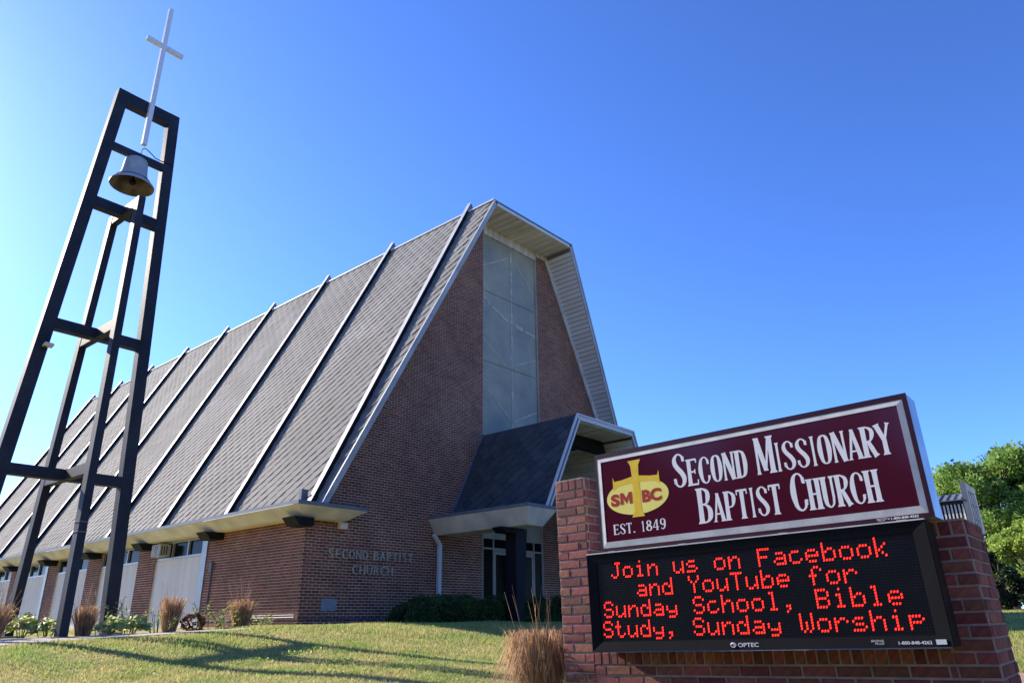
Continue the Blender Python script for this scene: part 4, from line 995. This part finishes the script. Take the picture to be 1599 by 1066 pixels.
def drygrass(x,y,r,h,label,n=500,tips=22,cat='ornamental grass',group=None,droop=.5,wd=.006,tall=1.7):
    g=wob(x,y); T=Thing('ornamental_grass',label,cat,(x,y,g),group)
    V=[];F=[]
    for i in range(n):
        a=random.uniform(0,6.283); q=random.random()**.5; bx_,by_=x+math.cos(a)*r*.45*q,y+math.sin(a)*r*.45*q
        a2=a+random.gauss(0,.5); hh=h*random.uniform(.55,1.08); out=r*random.uniform(.2,1.0)*q; p0=Vector((bx_,by_,g-.02)); c_,s_=math.cos(a2),math.sin(a2)
        dr=droop*random.random()**2*hh
        p1=p0+Vector((c_*out*.3,s_*out*.3,hh*.55)); p2=p0+Vector((c_*out*.7,s_*out*.7,hh*.92)); p3=p0+Vector((c_*out*(1.05+dr),s_*out*(1.05+dr),hh-dr))
        sx=Vector((-s_,c_,0)) if random.random()<.5 else Vector((c_,s_,0)); w_=wd*random.uniform(.5,1.2)
        b=len(V); V+=[p0-sx*w_,p0+sx*w_,p1-sx*w_,p1+sx*w_,p2-sx*w_*.8,p2+sx*w_*.8,p3]
        F+=[(b,b+1,b+3,b+2),(b+2,b+3,b+5,b+4),(b+4,b+5,b+6,b+6)]
    F=[f if f[2]!=f[3] else f[:3] for f in F]
    put('dry_blades',V,F,m_dry,T,kind='stuff')
    st=MB()
    for i in range(tips):
        a=random.uniform(0,6.28); q=random.random(); p0=Vector((x+math.cos(a)*r*.4*q,y+math.sin(a)*r*.4*q,g)); hh=h*random.uniform(1.05,tall); k=r*random.uniform(.2,1.1)*q
        p2=p0+Vector((math.cos(a)*k,math.sin(a)*k,hh)); p1=p0.lerp(p2,.5)+Vector((random.gauss(0,.03),random.gauss(0,.03),0)); p2=p2+Vector((random.gauss(0,.06),random.gauss(0,.06),0))
        st.tube([p0,p1,p2],[wd*.6,wd*.45,wd*.3],4)
        if random.random()<.18:
            e_=p2; d=(p2-p1).normalized()
            st.tube([e_-d*.03,e_+d*.02,e_+d*.07],[wd*.5,wd*1.3,wd*.3],4)
    st.put('dry_stalks',m_dryp,T,kind='stuff'); return T
G1='plants in the bed between the bell tower and the church'
drygrass(3.72,14.0,.26,.56,'dry tan grass clump at the far left edge of the bed',group=G1,n=420,tips=24)
drygrass(4.86,13.55,.23,.50,'dry tan grass clump just right of the front tower leg',group=G1,n=420,tips=22,tall=1.6)
drygrass(6.35,13.75,.24,.62,'dry tan grass clump in front of the first white wall panel',group=G1,n=460,tips=14,tall=1.4)
drygrass(7.55,13.45,.27,.55,'dry tan grass clump in front of the side brick wall',group=G1,n=460,tips=20,tall=1.6)
hosta(4.20,14.15,.30,.34,'leafy hosta left of the front tower leg, beside the leftmost dry grass',group=G1,n=90)
hosta(4.40,13.75,.26,.30,'leafy hosta right against the left side of the front tower leg',group=G1,n=80)
hosta(5.15,13.20,.30,.27,'leafy hosta right of the dry grass by the front tower leg',group=G1,n=90)
hosta(5.52,13.25,.30,.28,'leafy hosta lying in the shadow of the right tower leg',group=G1,n=90)
weed(5.75,13.9,.62,'tall weedy plant behind the hostas and left of a dry grass clump',6,group=G1)
weed(6.0,13.4,.42,'short bright weedy plant right against the left of a dry grass clump',8,.2,group=G1)
weed(5.35,14.05,.66,'tall weedy plant rising in front of the right tower leg',5,group=G1)
weed(4.35,14.7,.6,'tall weedy plant behind the left hosta',5,group=G1)
weed(4.75,14.9,.5,'pale weedy plant behind the hosta beside the front tower leg',5,group=G1)
weed(6.98,13.5,.52,'bushy yellow green weed at the foot of the grey pilaster',11,.22,group=G1)
weed(7.25,13.45,.44,'bushy yellow green weed left of the rightmost dry grass clump',9,.2,group=G1)
weed(7.95,13.5,.32,'low yellow green weed right of the rightmost dry grass clump',9,.2,group=G1)
weed(8.3,13.9,.30,'small weed beside the conduit box on the side wall',4,.1,group=G1)
T=Thing('red_shrub','small round shrub with dark red leaves below the white panel','shrub',(6.72,13.65,wob(6.72,13.65)))
leaf_cloud('foliage',(6.72,13.65,wob(6.72,13.65)+.14),(.22,.2,.16),420,.035,m_redf,T,tuple(T.base),shell=.7)
MB().tube([(6.72,13.65,wob(6.72,13.65)-.02),(6.74,13.66,wob(6.72,13.65)+.15)],.012,5).put('stem',m_stem,T)
# big dry clump by the sign's left pier, and one right of the sign
drygrass(4.96,4.10,.28,.60,'big shaggy brown grass clump beside the tall left brick pier',n=2800,tips=16,wd=.0034,droop=1.3,tall=1.6)
drygrass(6.55,.95,.30,.50,'dry dark grass clump behind the right brick pier',n=200,tips=60,wd=.003,droop=.5,tall=1.9)
# hedge in front of the church wall (clipped yews grown together)
def hedge_part(T,x0,x1,y,z0,h,n):
    m=max(3,int((x1-x0)/.28)); 
    for k in range(m):
        cx_=x0+(x1-x0)*(k+.5)/m; hh=h*(1+.10*math.sin(cx_*2.3))*random.uniform(.93,1.05)
        leaf_cloud('foliage',(cx_,y+random.uniform(-.08,.08),z0+hh*.5),(.36,.48,hh*.54),n,.045,m_hedge,T,tuple(T.base),aspect=.35,shell=.72)
hd=Thing('hedge','low dark green clipped hedge in front of the entrance wall','hedge',(13.4,13.3,-.2))
def hedge_mass():
    rngs=np.random.default_rng(5); n=42000
    x=rngs.uniform(11.15,16.9,n); 
    th=rngs.uniform(0,np.pi,n); zz=np.sin(th); yy=-np.cos(th)
    ex=1-np.clip((11.75-x)/.6,0,1)**2; 
    bump=.06*np.sin(x*3.1)+.05*np.sin(x*7.3+1)+.03*np.sin(x*13+yy*5)
    H=(.72+bump)*ex; W=(.62+bump*.6)*np.sqrt(ex+.02)
    r=rngs.uniform(.86,1.03,n)
    P=np.stack([x+rngs.normal(0,.03,n),13.3+np.sign(yy)*np.abs(yy)**.42*W*r,-.25+np.abs(zz)**.42*H*r+.02],1)
    t1=rngs.normal(size=(n,3)); t1/=np.linalg.norm(t1,axis=1)[:,None]; t2=rngs.normal(size=(n,3)); t2-=(t2*t1).sum(1)[:,None]*t1; t2/=np.linalg.norm(t2,axis=1)[:,None]
    s=rngs.uniform(.02,.045,n)[:,None]
    V=np.stack([P-t1*s,P+t2*s*.4,P+t1*s,P-t2*s*.4],1)
    add_np('foliage',V.reshape(-1,3),np.arange(4*n).reshape(n,4),m_hedge,hd,tuple(hd.base))
hedge_mass()
MB().box(11.7,16.8,12.95,13.65,-.3,.28).put('branches',m_conif,hd)
# trees
def tree(name,label,cat,x,y,h,cr,trunk,mat,nleaf,size,blobs=26,seed=1,zlo=.28,group=None,flat=1.0):
    r=random.Random(seed); rg=np.random.default_rng(seed); g=gz(x,y)
    T=Thing(name,label,cat,(x,y,g),group)
    tb=MB(); tb.tube([(x,y,g-.3),(x+.05*cr,y,g+h*.2),(x-.03*cr,y+.04*cr,g+h*.42),(x,y,g+h*.7)],[trunk,trunk*.75,trunk*.55,trunk*.2],8)
    tb.put('trunk',m_bark,T)
    lb=MB(); C=[]
    for i in range(blobs):
        a=r.uniform(0,6.283); zz=r.uniform(zlo,.93); prof_=math.sin(math.pi*min(1,max(.0,(zz-zlo*.55)/(1.06-zlo*.55))))**.6
        q=cr*prof_*r.uniform(.45,.88); c=Vector((x+math.cos(a)*q,y+math.sin(a)*q,g+h*zz)); br=cr*r.uniform(.20,.34)
        C.append((c,br)); s=Vector((x,y,g+h*max(.15,zz-.3)))
        lb.tube([s,s.lerp(c,.5)+Vector((0,0,.06*h*r.random())),c],[trunk*.3,trunk*.16,trunk*.05],5)
    lb.put('limbs',m_bark,T)
    per=nleaf//blobs; Vs=[]
    for c,br in C:
        n=per; d=rg.normal(size=(n,3)); d/=np.linalg.norm(d,axis=1)[:,None]
        lump=1+.28*np.sin(d[:,0]*5+c.x)*np.sin(d[:,1]*5+c.y)*np.sin(d[:,2]*6+c.z)
        P=np.array(c)+d*br*(rg.uniform(.45,1.12,n)*lump)[:,None]*np.array([1,1,.8*flat])
        t1=rg.normal(size=(n,3)); t1/=np.linalg.norm(t1,axis=1)[:,None]; t2=rg.normal(size=(n,3)); t2-=(t2*t1).sum(1)[:,None]*t1; t2/=np.linalg.norm(t2,axis=1)[:,None]
        s=size*rg.uniform(.5,1.3,n)[:,None]
        Vs.append(np.stack([P-t1*s,P+t2*s*.55,P+t1*s,P-t2*s*.55],1))
    V=np.concatenate(Vs); m=len(V); add_np('crown',V.reshape(-1,3),np.arange(4*m).reshape(m,4),mat,T,tuple(T.base)); return T
def pol(az,d): return d*math.sin(R_(az)),d*math.cos(R_(az))
x,y=pol(81.6,58); tree('broadleaf_tree','large green broadleaf tree rising behind the right end of the sign','tree',x,y,10.7,3.9,0.3,m_tree,62000,.13,80,3,zlo=.2)
x,y=pol(85.6,62); tree('broadleaf_tree','broadleaf tree at the right edge, lower and darker','tree',x,y,9.6,3.8,.3,m_tree,60000,.13,60,8,zlo=.2)
x,y=pol(82.9,40); tree('light_green_bush','light yellow green bushy tree in front of the large tree','bush',x,y,3.9,1.35,.12,m_bush,26000,.075,34,5,zlo=.12)
x,y=pol(85.2,41); tree('light_green_bush','second light green bush at the right picture edge','bush',x,y,3.5,1.5,.12,m_bush,22000,.075,30,6,zlo=.12)
x,y=pol(81.2,34); tree('dark_shrub','dark evergreen shrub below the light green bush','shrub',x,y,2.35,1.0,.12,m_conif,9000,.07,16,7,zlo=.1)
x,y=pol(83.2,36); tree('dark_shrub','low dark shrub under the bushes at the right','shrub',x,y,1.7,1.3,.12,m_conif,9000,.07,16,9,zlo=.1)
# far tree belt
rg=np.random.default_rng(3); Vs=[]
for k in range(130):
    az=62+k*2.1+rg.uniform(-.6,.6); 
    d=100+rg.uniform(-8,12); x,y=pol(az,d); h=rg.uniform(5,7.5)
    if 74<az<92: h*=.75
    if az>112: d=62+rg.uniform(-10,10); x,y=pol(az,d); h=rg.uniform(13,19)
    n=900 if az<112 else 1500; dd=rg.normal(size=(n,3)); dd/=np.linalg.norm(dd,axis=1)[:,None]
    P=np.array([x,y,gz(x,y)+h*.5])+dd*np.array([3.0,3.0,h*.52])*rg.uniform(.6,1.05,n)[:,None]
    t1=rg.normal(size=(n,3)); t1/=np.linalg.norm(t1,axis=1)[:,None]; t2=rg.normal(size=(n,3)); t2/=np.linalg.norm(t2,axis=1)[:,None]
    s=rg.uniform(.15,.4,n)[:,None]*(1 if az<112 else 1.9); Vs.append(np.stack([P-t1*s,P+t2*s*.6,P+t1*s,P-t2*s*.6],1))
V=np.concatenate(Vs); m=len(V); add_np('far_trees',V.reshape(-1,3),np.arange(4*m).reshape(m,4),m_far,kind='stuff')
# ------------------------------------------------------------------ small neighbouring pavilion seen over the right pier
HX,HY=30.,5.07
hs=Thing('small_building','small pale outbuilding with slatted side and metal roof, seen over the short right pier','building',(HX+1,HY+1,0))
MB().box(HX+.35,HX+1.3,HY+.16,HY+3.2,-.3,3.7).put('wall',m_blk,hs)
for k in range(24):
    y_=HY+.20+k*.118
    MB().box(HX+.10,HX+.16,y_,y_+.05,1.6,3.74).put('slat',m_white,hs)
MB().box(HX+.08,HX+.30,HY+.151,HY+3.2,3.66,3.795).put('eave_board',m_blk,hs)
MB().prism([(HX-.02,HY+.152,3.80),(HX+.75,HY+.152,4.09),(HX+.75,HY+.152,4.05),(HX-.02,HY+.152,3.77)],(0,3.1,0)).put('roof',m_awn,hs)
for k in range(12):
    y_=HY+.17+k*.235; MB().prism([(HX-.03,y_,3.835),(HX+.75,y_,4.125),(HX+.75,y_,4.091),(HX-.02,y_,3.801)],(0,.03,0)).put('roof_seam',m_blk,hs)
MB().prism([(HX,HY,2.4),(HX+1.25,HY,2.4),(HX+1.25,HY,2.72),(HX+1.85,HY,2.72),(HX+1.6,HY,4.32),(HX,HY,4.40)],(0,.15,0)).put('end_wall',m_fasc,hs)
MB().box(HX-.004,HX+.05,HY-.01,HY+.155,2.4,4.40).put('corner_trim',m_cap,hs)
mb=MB()
for k in range(4): mb.box(HX+.35+k*.3,HX+.375+k*.3,HY-.014,HY-.0005,2.8,4.1)
for z in (3.1,3.6,4.08): mb.box(HX+.3501,HX+1.27,HY-.018,HY-.0145,z,z+.025)
mb.put('window_grid',m_grey,hs)
for m in list(bpy.data.meshes):
    if m.users==0: bpy.data.meshes.remove(m)
